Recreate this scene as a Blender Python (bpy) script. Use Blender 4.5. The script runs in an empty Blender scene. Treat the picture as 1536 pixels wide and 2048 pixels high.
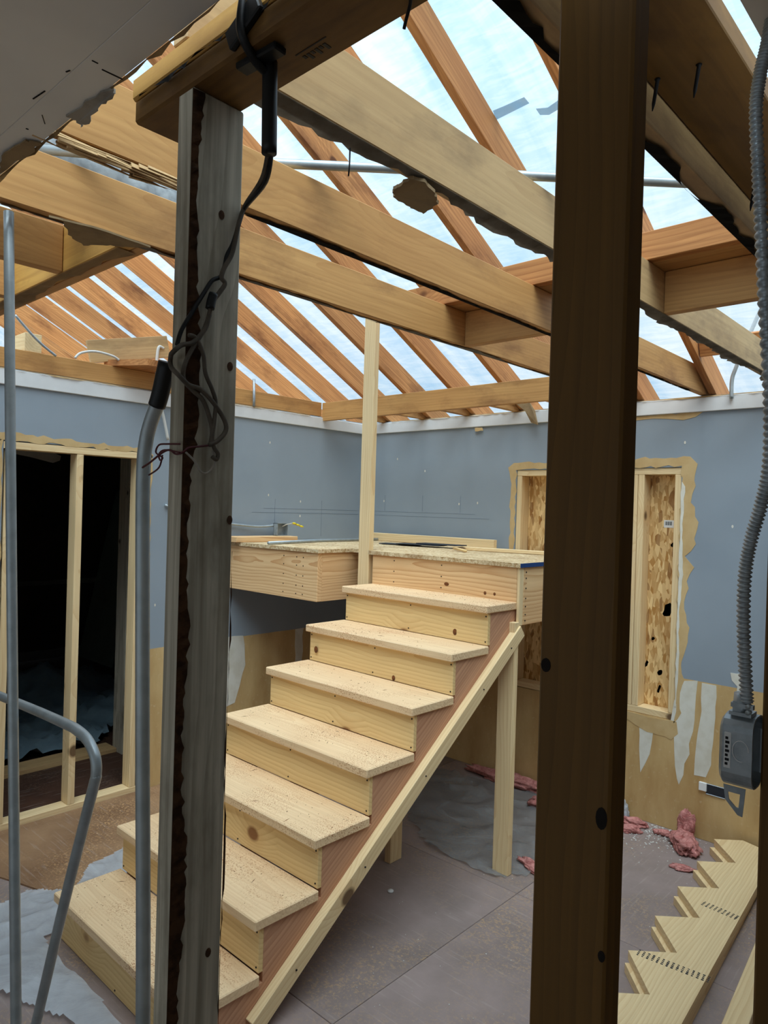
import bpy, bmesh, math, random
from mathutils import Vector, Matrix, noise as mnoise
random.seed(7)
S = bpy.context.scene
COL = S.collection
V = Vector
# ------------------------------------------------------------------ camera
CX, CY, CZ, YAW, PIT, ROL, F = 3.9925, -4.1024, 1.7736, 0.7418, -0.0046, 0.02966, 1417.7
fw = V((-math.sin(YAW)*math.cos(PIT), math.cos(YAW)*math.cos(PIT), math.sin(PIT)))
rt = fw.cross(V((0, 0, 1))).normalized(); up = rt.cross(fw)
rt, up = math.cos(ROL)*rt+math.sin(ROL)*up, -math.sin(ROL)*rt+math.cos(ROL)*up
cam_d = bpy.data.cameras.new('camera'); cam = bpy.data.objects.new('camera', cam_d); COL.objects.link(cam)
cam_d.sensor_fit = 'VERTICAL'; cam_d.sensor_height = 36.0; cam_d.sensor_width = 27.0
cam_d.lens = F/2048*36; cam_d.clip_start = 0.02
cam.matrix_world = Matrix(((rt.x, up.x, -fw.x, CX), (rt.y, up.y, -fw.y, CY), (rt.z, up.z, -fw.z, CZ), (0, 0, 0, 1)))
S.camera = cam
def at(u, v, x=None, y=None, z=None):
    """photo pixel -> point on the wall, floor or face it touches"""
    d = fw+(u-768)/F*rt-(v-1024)/F*up; C = V((CX, CY, CZ))
    k = (x-C.x)/d.x if x is not None else (y-C.y)/d.y if y is not None else (z-C.z)/d.z
    return C+k*d
# ------------------------------------------------------------------ world, exposure
W = bpy.data.worlds.new('overcast'); S.world = W; W.use_nodes = True
wt = W.node_tree; bg = wt.nodes['Background']; bg.inputs[1].default_value = 1.4
# standard overcast sky: zenith three times as bright as the horizon, dull ground below
wtc = wt.nodes.new('ShaderNodeTexCoord'); wsp = wt.nodes.new('ShaderNodeSeparateXYZ'); wt.links.new(wtc.outputs['Generated'], wsp.inputs[0])
wmr = wt.nodes.new('ShaderNodeMapRange'); wmr.inputs[1].default_value = 0; wmr.inputs[2].default_value = 1; wmr.inputs[3].default_value = 1/3; wmr.inputs[4].default_value = 1.0
wt.links.new(wsp.outputs[2], wmr.inputs[0])
wvm = wt.nodes.new('ShaderNodeVectorMath'); wvm.operation = 'SCALE'; wvm.inputs[0].default_value = (0.86, 0.94, 1.0); wt.links.new(wmr.outputs[0], wvm.inputs['Scale'])
wt.links.new(wvm.outputs[0], bg.inputs[0])
# soft high sun lamp, added to brighten the interior; no sun is seen
sun_d = bpy.data.lights.new('fill_sun', 'SUN'); sun_d.energy = 4.4; sun_d.angle = math.radians(50); sun_d.color = (1.0, .97, .92)
sun = bpy.data.objects.new('fill_sun', sun_d); COL.objects.link(sun); sun.location = (6, -6, 12)
sun.rotation_euler = V((.34, -.34, .88)).to_track_quat('Z', 'Y').to_euler()
vs = S.view_settings; vs.view_transform = 'Standard'; vs.look = 'None'; vs.gamma = 1.0; vs.use_curve_mapping = False
vs.exposure = 0.4
S.cycles.max_bounces = 7; S.cycles.diffuse_bounces = 4; S.cycles.transparent_max_bounces = 10
S.cycles.use_denoising = True
S.cycles.sample_clamp_indirect = 4.0
# ------------------------------------------------------------------ materials
def lin(r, g, b):
    f = lambda c: (c/255/12.92) if c/255 <= .04045 else ((c/255+.055)/1.055)**2.4
    return (f(r), f(g), f(b), 1)
class NT:
    def __init__(s, name):
        s.m = bpy.data.materials.new(name); s.m.use_nodes = True; s.t = s.m.node_tree
        s.t.nodes.clear(); s.out = s.n('ShaderNodeOutputMaterial')
    def n(s, typ, **kw):
        o = s.t.nodes.new(typ)
        for k, v in kw.items(): setattr(o, k, v)
        return o
    def l(s, a, b): s.t.links.new(a, b)
    def inp(s, node, **kw):
        for k, v in kw.items():
            i = node.inputs[k.replace('_', ' ')]
            if hasattr(v, 'is_output') or isinstance(v, bpy.types.NodeSocket): s.l(v, i)
            else: i.default_value = v
        return node
    def mix(s, fac, a, b, mode='MIX'):
        o = s.n('ShaderNodeMix', data_type='RGBA', blend_type=mode)
        for i, v in ((0, fac), (6, a), (7, b)):
            if isinstance(v, bpy.types.NodeSocket): s.l(v, o.inputs[i])
            else: o.inputs[i].default_value = v
        return o.outputs[2]
    def math(s, op, a, b=0.0, clamp=False):
        o = s.n('ShaderNodeMath', operation=op); o.use_clamp = clamp
        for i, v in ((0, a), (1, b)):
            if isinstance(v, bpy.types.NodeSocket): s.l(v, o.inputs[i])
            else: o.inputs[i].default_value = v
        return o.outputs[0]
    def ramp(s, fac, a, b):
        o = s.n('ShaderNodeMapRange'); o.inputs[1].default_value = a; o.inputs[2].default_value = b
        s.l(fac, o.inputs[0]); return o.outputs[0]
    def coords(s, scale=(1, 1, 1), rnd=True):
        tc = s.n('ShaderNodeTexCoord'); src = tc.outputs['Object']
        if rnd:
            oi = s.n('ShaderNodeObjectInfo')
            mu = s.n('ShaderNodeVectorMath', operation='SCALE'); mu.inputs[0].default_value = (31.7, 0.37, 0.53)
            s.l(oi.outputs['Random'], mu.inputs['Scale'])
            ad = s.n('ShaderNodeVectorMath', operation='ADD'); s.l(src, ad.inputs[0]); s.l(mu.outputs[0], ad.inputs[1]); src = ad.outputs[0]
        return src
    def scaled(s, src, sc, loc=(0, 0, 0)):
        mp = s.n('ShaderNodeMapping'); s.l(src, mp.inputs[0]); mp.inputs['Scale'].default_value = sc; mp.inputs['Location'].default_value = loc
        return mp.outputs[0]
    def noise(s, vec, scale, detail=3, rough=.55, dist=0):
        o = s.n('ShaderNodeTexNoise'); s.l(vec, o.inputs['Vector'])
        o.inputs['Scale'].default_value = scale; o.inputs['Detail'].default_value = detail
        o.inputs['Roughness'].default_value = rough; o.inputs['Distortion'].default_value = dist
        return o.outputs[0]
    def bsdf(s, color, rough=.6, metal=0, bump=None, bstr=.2, bdist=.002, spec=.3):
        b = s.n('ShaderNodeBsdfPrincipled')
        if isinstance(color, bpy.types.NodeSocket): s.l(color, b.inputs['Base Color'])
        else: b.inputs['Base Color'].default_value = color
        if isinstance(rough, bpy.types.NodeSocket): s.l(rough, b.inputs['Roughness'])
        else: b.inputs['Roughness'].default_value = rough
        b.inputs['Metallic'].default_value = metal; b.inputs['Specular IOR Level'].default_value = spec
        if bump is not None:
            bp = s.n('ShaderNodeBump'); s.l(bump, bp.inputs['Height']); bp.inputs['Strength'].default_value = bstr; bp.inputs['Distance'].default_value = bdist
            s.l(bp.outputs[0], b.inputs['Normal'])
        s.l(b.outputs[0], s.out.inputs[0]); return b
def wood(name, light, dark, knot=(70, 38, 16), ring=.55, rings=26, knots=2.6, ksize=.055, stain=None, stain_lo=.52, stain_hi=.72, dust=0, rough=.62, fib=.35, tone=.22, pith=(-.02, -.055)):
    t = NT(name); c = t.coords()
    # slow waves along the board bend the growth rings into arches
    wn = t.n('ShaderNodeTexNoise'); t.l(t.scaled(c, (1.3, 5.0, 5.0)), wn.inputs['Vector']); wn.inputs['Scale'].default_value = 1.0; wn.inputs['Detail'].default_value = 2.0
    ws = t.n('ShaderNodeVectorMath', operation='MULTIPLY_ADD'); t.l(wn.outputs[1], ws.inputs[0]); ws.inputs[1].default_value = (0, .07, .07)
    raw = t.n('ShaderNodeTexCoord').outputs['Object']
    oi = t.n('ShaderNodeObjectInfo'); ro = t.n('ShaderNodeVectorMath', operation='SCALE'); ro.inputs[0].default_value = (0, -.05, -.035); t.l(oi.outputs['Random'], ro.inputs['Scale'])
    ra = t.n('ShaderNodeVectorMath', operation='ADD'); t.l(raw, ra.inputs[0]); t.l(ro.outputs[0], ra.inputs[1])
    t.l(ra.outputs[0], ws.inputs[2]); cw = ws.outputs[0]
    if knots:
        vo = t.n('ShaderNodeTexVoronoi'); t.l(t.scaled(c, (.75, 1, 1)), vo.inputs['Vector']); vo.inputs['Scale'].default_value = knots
        kd = vo.outputs['Distance']
        bend = t.math('MULTIPLY', t.ramp(kd, ksize*4.5, ksize*.5), .035, True)
        cb = t.n('ShaderNodeCombineXYZ'); t.l(bend, cb.inputs[1]); t.l(bend, cb.inputs[2])
        ad = t.n('ShaderNodeVectorMath', operation='ADD'); t.l(cw, ad.inputs[0]); t.l(cb.outputs[0], ad.inputs[1]); cw = ad.outputs[0]
    mp = t.n('ShaderNodeMapping'); t.l(cw, mp.inputs[0]); mp.inputs['Scale'].default_value = (.25, 1, 1); mp.inputs['Rotation'].default_value = (0, .06, .09); mp.inputs['Location'].default_value = (0, pith[0]-.035, pith[1]-.035)
    wv = t.n('ShaderNodeTexWave', wave_type='RINGS', rings_direction='X', wave_profile='SAW')
    t.l(mp.outputs[0], wv.inputs['Vector']); wv.inputs['Scale'].default_value = rings; wv.inputs['Distortion'].default_value = .6
    wv.inputs['Detail'].default_value = 2.0; wv.inputs['Detail Scale'].default_value = 2.0
    w2 = t.math('POWER', wv.outputs[1], 2.2)
    f = t.noise(t.scaled(c, (2.2, 75, 75)), 1.0, 3)
    col = t.mix(t.math('MULTIPLY', w2, ring), lin(*light), lin(*dark))
    col = t.mix(t.math('MULTIPLY', t.ramp(f, .35, .75), fib), col, lin(*[x*.86 for x in dark]))
    big = t.noise(t.scaled(c, (.9, 3, 3)), 1.6, 2)
    col = t.mix(t.math('MULTIPLY', t.ramp(big, .35, .7), tone), col, lin(*dark))
    if knots:
        k = t.math('MULTIPLY', t.ramp(kd, ksize*1.3, ksize*.85), .85, True)
        halo = t.math('MULTIPLY', t.ramp(kd, ksize*2.6, ksize), .35, True)
        col = t.mix(halo, col, lin(*dark)); col = t.mix(k, col, lin(*knot))
    if stain:
        sn = t.noise(t.scaled(c, (.8, 2.2, 2.2)), 2.6, 6, .65)
        col = t.mix(t.math('MULTIPLY', t.ramp(sn, stain_lo, stain_hi), .85, True), col, lin(*stain))
    if dust:
        dn = t.noise(c, 190, 1); dm = t.noise(c, 4, 2)
        d = t.math('MULTIPLY', t.ramp(dn, .56, .66), t.ramp(dm, .40, .62), True)
        col = t.mix(t.math('MULTIPLY', d, dust, True), col, lin(168, 104, 60))
    t.bsdf(col, rough, bump=t.math('ADD', f, t.math('MULTIPLY', w2, .3)), bstr=.25, bdist=.0015)
    return t.m
def plain(name, rgb, var=.12, scale=6, rough=.7, metal=0, bump=0, other=None, spec=.3, detail=4):
    t = NT(name); c = t.coords(rnd=False); n = t.noise(c, scale, detail)
    o = other or [x*.75 for x in rgb]
    col = t.mix(t.math('MULTIPLY', t.ramp(n, .35, .7), var, True) if not other else t.math('MULTIPLY', t.ramp(n, .42, .62), var, True), lin(*rgb), lin(*o))
    t.bsdf(col, rough, metal, bump=n if bump else None, bstr=bump, bdist=.003, spec=spec)
    return t.m
M = {}
M['pine'] = wood('new_pine', (240, 214, 166), (208, 164, 108), ring=.4, rings=24, knots=2.8, ksize=.07, tone=.12, fib=.25)
M['tread'] = wood('new_pine_tread', (242, 212, 168), (206, 154, 106), ring=.26, rings=22, knots=1.6, dust=.9, tone=.25, fib=.25)
M['riser'] = wood('new_pine_riser', (238, 206, 146), (200, 150, 90), ring=.42, rings=20, knots=2.6, ksize=.07, knot=(120, 66, 30), tone=.12, fib=.2)
M['rim'] = wood('new_fir_rim', (240, 202, 150), (192, 132, 78), ring=.7, rings=19, knots=2.4, ksize=.06, knot=(84, 48, 24), fib=.2)
M['pink'] = wood('fir_stringer', (212, 162, 126), (160, 100, 70), ring=.5, rings=24, knots=1.8, rough=.6)
M['joist'] = wood('old_joist', (210, 160, 98), (168, 112, 58), ring=.3, rings=22, knots=1.6, ksize=.06, stain=(140, 96, 56), tone=.35)
M['greyjoist'] = wood('old_joist_grey', (210, 176, 126), (168, 128, 82), ring=.22, rings=22, knots=1.2, stain=(130, 104, 74), stain_lo=.48, tone=.4)
M['rafter'] = wood('old_rafter', (212, 150, 90), (152, 90, 46), ring=.5, rings=22, knots=3.0, ksize=.06, knot=(84, 42, 18), stain=(112, 64, 32), stain_lo=.54, tone=.4, fib=.6)
M['weather'] = wood('weathered_stud', pith=(-.12, -.16), light=(214, 206, 186), dark=(146, 136, 116), knot=(40, 32, 24), ring=.45, rings=20, knots=3.2, ksize=.05, stain=(110, 100, 82), fib=.75, rough=.8)
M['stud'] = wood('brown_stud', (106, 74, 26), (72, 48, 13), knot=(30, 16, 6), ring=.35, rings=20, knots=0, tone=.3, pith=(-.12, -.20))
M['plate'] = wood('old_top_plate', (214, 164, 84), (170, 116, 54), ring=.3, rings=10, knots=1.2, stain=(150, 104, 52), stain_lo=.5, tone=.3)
M['lowplate'] = wood('dark_plate_wood', (134, 96, 44), (92, 62, 24), ring=.3, rings=10, knots=1.2, stain=(70, 44, 22), stain_lo=.5, tone=.3)  # darker brown than the upper plate, randomly stained; also on the nailed plank
M['bark'] = plain('bark_edge', (96, 66, 42), .7, 40, .95, bump=.6, other=(48, 30, 18))
M['paper'] = plain('torn_drywall_paper', (150, 126, 92), .5, 14, .95, bump=.3, other=(108, 88, 64))
M['greypaper'] = plain('torn_grey_paper', (158, 150, 138), .5, 14, .95, bump=.3, other=(96, 86, 74))
M['dark'] = plain('dark_gap', (26, 20, 16), .3, 10, .95)
M['tanpaper'] = plain('tan_drywall_face', (206, 176, 126), .5, 9, .9, other=(186, 150, 98))
M['mud'] = plain('joint_compound', (226, 222, 208), .4, 12, .85, other=(200, 190, 166))
M['trim'] = plain('white_painted_trim', (226, 226, 224), .25, 5, .55)
M['ceil'] = plain('white_ceiling', (232, 228, 220), .25, 3, .85)
M['rail'] = plain('painted_rail', (150, 152, 148), .2, 5, .6)
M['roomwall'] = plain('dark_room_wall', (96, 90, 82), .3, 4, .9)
M['emt'] = plain('galvanised_conduit', (172, 180, 182), .4, 25, .4, .45, other=(138, 146, 148))
M['steel'] = plain('galvanised_box', (172, 180, 184), .5, 40, .4, .55, other=(130, 138, 142))
M['black'] = plain('black_sleeve', (22, 22, 22), .2, 10, .45)
M['wire'] = plain('old_cable', (92, 82, 70), .5, 40, .8, other=(60, 54, 46))
M['white_wire'] = plain('white_cable', (214, 212, 204), .2, 20, .55)
M['red_wire'] = plain('dark_red_wire', (84, 34, 38), .3, 30, .6)
M['yellow'] = plain('yellow_cap', (232, 208, 40), .1, 20, .5)
M['nail'] = plain('dark_nail', (24, 22, 24), .2, 30, .5, .3)
M['duct'] = plain('grey_duct_wrap', (150, 154, 154), .6, 30, .55, .15, bump=.5, other=(112, 116, 118))
M['blue_paint'] = plain('blue_edge_paint', (28, 66, 122), .3, 20, .6)
M['shim'] = plain('black_shim', (44, 48, 54), .3, 20, .5)
M['pencil'] = plain('pencil_mark', (112, 124, 138), .1, 20, .7)
M['white'] = plain('white_paper', (236, 236, 232), .1, 20, .7)
M['roof'] = plain('dark_sheathing', (110, 84, 58), .3, 5, .9)
M['grime'] = plain('plaster_dust', (222, 218, 210), .3, 60, .9)
def insul_mat():
    t = NT('pink_fibreglass'); c = t.coords(); n = t.noise(c, 26, 6, .7, 1.5)
    col = t.mix(t.ramp(n, .35, .65), lin(196, 116, 110), lin(240, 172, 162)); t.bsdf(col, .95, bump=n, bstr=1.0, bdist=.02, spec=.1); return t.m
M['knot'] = plain('wood_knot', (124, 74, 38), .8, 60, .7, other=(70, 40, 20))
M['insul'] = insul_mat()
def wallpaint():
    t = NT('blue_grey_paint_over_tan'); tc = t.n('ShaderNodeTexCoord'); c = tc.outputs['Object']
    sp = t.n('ShaderNodeSeparateXYZ'); t.l(c, sp.inputs[0])
    n = t.noise(c, 2.2, 3); blue = t.mix(t.math('MULTIPLY', t.ramp(n, .3, .7), .5, True), lin(150, 160, 168), lin(134, 145, 154))
    sm = t.noise(t.scaled(c, (1, 1, .35)), 5, 5, .6); tan = t.mix(t.ramp(sm, .35, .7), lin(212, 180, 126), lin(184, 146, 92))
    sc = t.noise(c, 38, 2); tan = t.mix(t.math('MULTIPLY', t.ramp(sc, .62, .75), .35, True), tan, lin(222, 206, 172))
    m = t.math('GREATER_THAN', t.math('ADD', sp.outputs[2], t.math('MULTIPLY', t.math('SUBTRACT', sm, .5), .008)), .867)
    t.bsdf(t.mix(m, tan, blue), .7, bump=t.noise(c, 60, 3), bstr=.08); return t.m
M['wall'] = wallpaint()
def osb():
    t = NT('strand_board'); c = t.coords(rnd=False); L = []
    for i, (rz, s0) in enumerate(((.35, 52), (-.55, 60), (1.25, 46))):
        mp = t.n('ShaderNodeMapping'); t.l(c, mp.inputs[0]); mp.inputs['Rotation'].default_value = (rz, rz, rz*1.2); mp.inputs['Scale'].default_value = (.32, 1, 1); mp.inputs['Location'].default_value = (i*3.1, i, .4*i)
        wn = t.n('ShaderNodeTexNoise'); t.l(mp.outputs[0], wn.inputs['Vector']); wn.inputs['Scale'].default_value = 14
        wa = t.n('ShaderNodeVectorMath', operation='MULTIPLY_ADD'); t.l(wn.outputs[1], wa.inputs[0]); wa.inputs[1].default_value = (.03, .03, .03); t.l(mp.outputs[0], wa.inputs[2])
        vo = t.n('ShaderNodeTexVoronoi'); t.l(wa.outputs[0], vo.inputs['Vector']); vo.inputs['Scale'].default_value = s0
        sc = t.n('ShaderNodeSeparateColor'); t.l(vo.outputs['Color'], sc.inputs[0]); L.append(sc)
    v = t.mix(t.math('GREATER_THAN', L[2].outputs[1], .5), L[0].outputs[0], L[1].outputs[0])
    col = t.mix(v, lin(182, 132, 70), lin(244, 210, 150))
    col = t.mix(t.math('MULTIPLY', t.math('GREATER_THAN', L[2].outputs[0], .88), .7), col, lin(140, 90, 42))
    t.bsdf(col, .7, bump=v, bstr=.4, bdist=.003); return t.m
M['osb'] = osb()
def deck():
    t = NT('sawdust_on_strand_board'); c = t.coords(rnd=False); a = t.noise(c, 70, 3, .7); b = t.noise(c, 6, 3)
    col = t.mix(t.ramp(a, .38, .62), lin(176, 140, 92), lin(232, 212, 172)); col = t.mix(t.math('MULTIPLY', t.ramp(b, .4, .7), .5, True), col, lin(150, 116, 78))
    t.bsdf(col, .85, bump=a, bstr=.5, bdist=.004); return t.m
M['deck'] = deck()
def floor_mat(name, a, b, dust, dustamt):
    t = NT(name); c = t.coords(rnd=False); n = t.noise(c, 2.4, 6, .62); s = t.noise(c, 90, 3, .7)
    col = t.mix(t.ramp(n, .35, .68), lin(*a), lin(*b))
    big = t.noise(c, 1.3, 4, .6); sp = t.math('MULTIPLY', t.ramp(s, .50, .66), t.ramp(big, .44, .66), True)
    col = t.mix(t.math('MULTIPLY', sp, dustamt, True), col, lin(*dust))
    sc = t.noise(t.scaled(c, (1.5, 22, 1)), 3, 4); col = t.mix(t.math('MULTIPLY', t.ramp(sc, .58, .7), .22, True), col, lin(196, 182, 170))
    t.bsdf(col, .62, bump=s, bstr=.12, bdist=.002, spec=.35); return t.m
M['floor'] = floor_mat('worn_hardboard', (156, 138, 132), (130, 116, 110), (196, 160, 118), .9)
M['brownply'] = floor_mat('sawdusty_plywood', (158, 124, 92), (120, 88, 62), (206, 162, 112), .95)
M['darkply'] = floor_mat('dirty_subfloor', (84, 56, 42), (60, 42, 34), (150, 120, 96), .5)
def film(name, tint, opac, wr=4.0, rough=.25):
    t = NT(name); c = t.coords(rnd=False); n = t.noise(c, wr, 6, .6, 1.2)
    tr = t.n('ShaderNodeBsdfTransparent'); tr.inputs[0].default_value = lin(*tint)
    b = t.n('ShaderNodeBsdfPrincipled'); b.inputs['Base Color'].default_value = lin(*tint); b.inputs['Roughness'].default_value = rough
    bp = t.n('ShaderNodeBump'); t.l(n, bp.inputs['Height']); bp.inputs['Strength'].default_value = .6; bp.inputs['Distance'].default_value = .02; t.l(bp.outputs[0], b.inputs['Normal'])
    mx = t.n('ShaderNodeMixShader'); f = t.math('ADD', t.math('MULTIPLY', t.ramp(n, .3, .7), .25), opac, True)
    t.l(f, mx.inputs[0]); t.l(tr.outputs[0], mx.inputs[1]); t.l(b.outputs[0], mx.inputs[2]); t.l(mx.outputs[0], t.out.inputs[0]); return t.m
M['film'] = film('clear_poly_sheet', (226, 230, 234), .38)
M['thinfilm'] = film('thin_clear_poly_sheet', (214, 214, 212), .12)
M['tape'] = film('clear_repair_tape', (206, 216, 220), .02)
M['bluetarp'] = plain('dark_blue_tarp', (120, 142, 152), .5, 6, .35, bump=.5, other=(88, 108, 120))
M['panel'] = plain('greenish_board', (176, 200, 190), .3, 3, .8)
def roof_tarp():
    t = NT('translucent_roof_tarp'); c = t.coords(rnd=False)
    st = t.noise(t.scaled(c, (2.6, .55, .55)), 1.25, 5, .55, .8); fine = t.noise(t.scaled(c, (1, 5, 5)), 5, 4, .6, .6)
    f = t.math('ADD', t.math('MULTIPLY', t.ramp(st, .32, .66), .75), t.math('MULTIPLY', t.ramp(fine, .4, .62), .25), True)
    col = t.mix(f, lin(176, 210, 236), lin(240, 247, 250))  # blue-white streaks: wrinkle shading put into the sheet's transmitted colour
    tr = t.n('ShaderNodeBsdfTransparent'); t.l(col, tr.inputs[0])
    tl = t.n('ShaderNodeBsdfTranslucent'); t.l(col, tl.inputs[0])
    mx = t.n('ShaderNodeMixShader'); mx.inputs[0].default_value = .15; t.l(tr.outputs[0], mx.inputs[1]); t.l(tl.outputs[0], mx.inputs[2]); t.l(mx.outputs[0], t.out.inputs[0]); return t.m
M['tarp'] = roof_tarp()
# ------------------------------------------------------------------ helpers
WM = {}
def link(name, me, mat, mw, parent=None):
    o = bpy.data.objects.new(name, me); COL.objects.link(o)
    if mat is not None and not me.materials: me.materials.append(mat)
    o.matrix_basis = mw; WM[o] = mw.copy()
    if parent is not None:
        o.parent = parent; o.matrix_parent_inverse = WM[parent].inverted()
    return o
def tag(o, label, cat, group=None):
    o['label'] = label; o['category'] = cat
    if group: o['group'] = group
    return o
def struct(o): o['kind'] = 'structure'; return o
def stuff(o): o['kind'] = 'stuff'; return o
def thing(name, label, cat, loc, group=None, rotz=0):
    o = bpy.data.objects.new(name, None); COL.objects.link(o); o.empty_display_size = .1
    m = Matrix.Translation(V(loc)) @ Matrix.Rotation(rotz, 4, 'Z'); o.matrix_basis = m; WM[o] = m
    return tag(o, label, cat, group)
def bm_obj(name, bm, mat, mw, parent=None, smooth=False):
    bmesh.ops.recalc_face_normals(bm, faces=bm.faces[:])
    me = bpy.data.meshes.new(name); bm.to_mesh(me); bm.free()
    if smooth:
        for p in me.polygons: p.use_smooth = True
    return link(name, me, mat, mw, parent)
def bm_box(bm, lo, hi):
    x0, y0, z0 = lo; x1, y1, z1 = hi
    vs_ = [bm.verts.new(c) for c in ((x0, y0, z0), (x1, y0, z0), (x1, y1, z0), (x0, y1, z0), (x0, y0, z1), (x1, y0, z1), (x1, y1, z1), (x0, y1, z1))]
    for f in ((0, 3, 2, 1), (4, 5, 6, 7), (0, 1, 5, 4), (1, 2, 6, 5), (2, 3, 7, 6), (3, 0, 4, 7)): bm.faces.new([vs_[i] for i in f])
def boxmesh(dx, dy, dz, bev):
    bm = bmesh.new(); bm_box(bm, (-dx/2, -dy/2, -dz/2), (dx/2, dy/2, dz/2))
    if bev: bmesh.ops.bevel(bm, geom=bm.edges[:], offset=min(bev, .45*min(dx, dy, dz)), segments=1, affect='EDGES')
    return bm
def board(name, lo, hi, mat, parent=None, bev=.002, frame=None, axis=None):
    lo, hi = V(lo), V(hi); d = hi-lo; c = (lo+hi)/2
    a = axis if axis is not None else max(range(3), key=lambda i: d[i])
    if a == 0: bm = boxmesh(d.x, d.y, d.z, bev); R = Matrix.Identity(4)
    elif a == 1: bm = boxmesh(d.y, d.x, d.z, bev); R = Matrix.Rotation(math.pi/2, 4, 'Z')
    else: bm = boxmesh(d.z, d.y, d.x, bev); R = Matrix.Rotation(-math.pi/2, 4, 'Y')
    mw = (frame or Matrix.Identity(4)) @ Matrix.Translation(c) @ R
    return bm_obj(name, bm, mat, mw, parent)
def beam(name, a, b, w, h, mat, upv=(0, 0, 1), parent=None, bev=.002):
    """box from a to b along its centre line, w sideways, h along upv"""
    a, b = V(a), V(b); x = (b-a).normalized(); y = V(upv).cross(x).normalized(); z = x.cross(y)
    mw = Matrix(((x.x, y.x, z.x, 0), (x.y, y.y, z.y, 0), (x.z, y.z, z.z, 0), (0, 0, 0, 1)))
    return bm_obj(name, boxmesh((b-a).length, w, h, bev), mat, Matrix.Translation((a+b)/2) @ mw, parent)
def boxes(name, lst, mat, parent=None):
    bm = bmesh.new()
    for lo, hi in lst: bm_box(bm, lo, hi)
    return bm_obj(name, bm, mat, Matrix.Identity(4), parent)
def smooth_path(pts, n=6):
    P = [V(p) for p in pts]; out = []
    for i in range(len(P)-1):
        p0 = P[max(i-1, 0)]; p1 = P[i]; p2 = P[i+1]; p3 = P[min(i+2, len(P)-1)]
        for k in range(n):
            t = k/n; out.append(.5*((2*p1)+(-p0+p2)*t+(2*p0-5*p1+4*p2-p3)*t*t+(-p0+3*p1-3*p2+p3)*t**3))
    return out+[P[-1]]
def tube(name, pts, r, mat, parent=None, seg=10, sm=0, rfun=None):
    P = smooth_path(pts, sm) if sm else [V(p) for p in pts]
    o0 = P[0].copy(); bm = bmesh.new(); rings = []; nrm = None
    for i, p in enumerate(P):
        d = (P[min(i+1, len(P)-1)]-P[max(i-1, 0)]).normalized()
        if nrm is None: nrm = d.orthogonal().normalized()
        else: nrm = (nrm-d*nrm.dot(d)).normalized()
        b = d.cross(nrm); rr = rfun(i) if rfun else r
        rings.append([bm.verts.new(p-o0+rr*(math.cos(2*math.pi*k/seg)*nrm+math.sin(2*math.pi*k/seg)*b)) for k in range(seg)])
    for A, B in zip(rings, rings[1:]):
        for k in range(seg): bm.faces.new((A[k], A[(k+1) % seg], B[(k+1) % seg], B[k]))
    bm.faces.new(rings[0][::-1]); bm.faces.new(rings[-1])
    return bm_obj(name, bm, mat, Matrix.Translation(o0), parent, smooth=True)
def prism(name, pts, nvec, th, mat, parent=None, bev=0):
    """flat outline (3D points) pulled th along nvec"""
    nv = V(nvec)*th; o0 = V(pts[0]); bm = bmesh.new()
    A = [bm.verts.new(V(p)-o0) for p in pts]; B = [bm.verts.new(V(p)-o0+nv) for p in pts]; n = len(pts)
    bm.faces.new(A); bm.faces.new(B[::-1])
    for i in range(n): bm.faces.new((A[i], A[(i+1) % n], B[(i+1) % n], B[i]))
    if bev: bmesh.ops.bevel(bm, geom=bm.edges[:], offset=bev, segments=1, affect='EDGES')
    bm.normal_update(); bmesh.ops.triangulate(bm, faces=[f for f in bm.faces if len(f.verts) > 4], ngon_method='EAR_CLIP')
    return bm_obj(name, bm, mat, Matrix.Translation(o0), parent)
def rough_outline(pts, step, amp, seed=0):
    rnd = random.Random(seed); out = []; n = len(pts)
    for i in range(n):
        a, b = V(pts[i]), V(pts[(i+1) % n]); k = max(1, int((b-a).length/step))
        e = (b-a)
        for j in range(k):
            p = a+e*(j/k)
            out.append(p+V((rnd.uniform(-amp, amp), rnd.uniform(-amp, amp))))
    return out
def ragged(pts, k=5, amp=.004, seed=0):
    rnd = random.Random(seed); out = []
    for i in range(len(pts)):
        a, b = V(pts[i]), V(pts[(i+1) % len(pts)])
        for j in range(k): out.append(a+(b-a)*(j/k)+V((rnd.uniform(-amp, amp), rnd.uniform(-amp, amp), 0)))
    return out
def knot(parent, u, v, w, h, mat=None, **plane):
    """knot set flush in a board face at its place in the photograph"""
    c = at(u, v, **plane); ax = 'x' if 'x' in plane else 'y'
    du = V((0, 1, 0)) if ax == 'x' else V((1, 0, 0)); nv = V((1, 0, 0)) if ax == 'x' else V((0, -1, 0))
    return prism('knot', [c+du*(w*math.cos(a))+V((0, 0, h*math.sin(a))) for a in [q*math.pi/6 for q in range(12)]], nv, .0008, mat or M['knot'], parent)
def patch(name, pts, wall, th, mat, parent, step=.03, amp=.006, off=0.0, seed=0):
    """irregular thin patch on a wall ('x': left wall, pts are (y,z); 'y': back wall, pts are (x,z); 'z': floor/underside)"""
    o = rough_outline(pts, step, amp, seed)
    if wall == 'x': P = [(off, p.x, p.y) for p in o]; nv = (1, 0, 0)
    elif wall == 'y': P = [(p.x, -off, p.y) for p in o]; nv = (0, -1, 0)
    else: P = [(p.x, p.y, off) for p in o]; nv = (0, 0, 1)
    return prism(name, P, nv, th, mat, parent)
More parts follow.
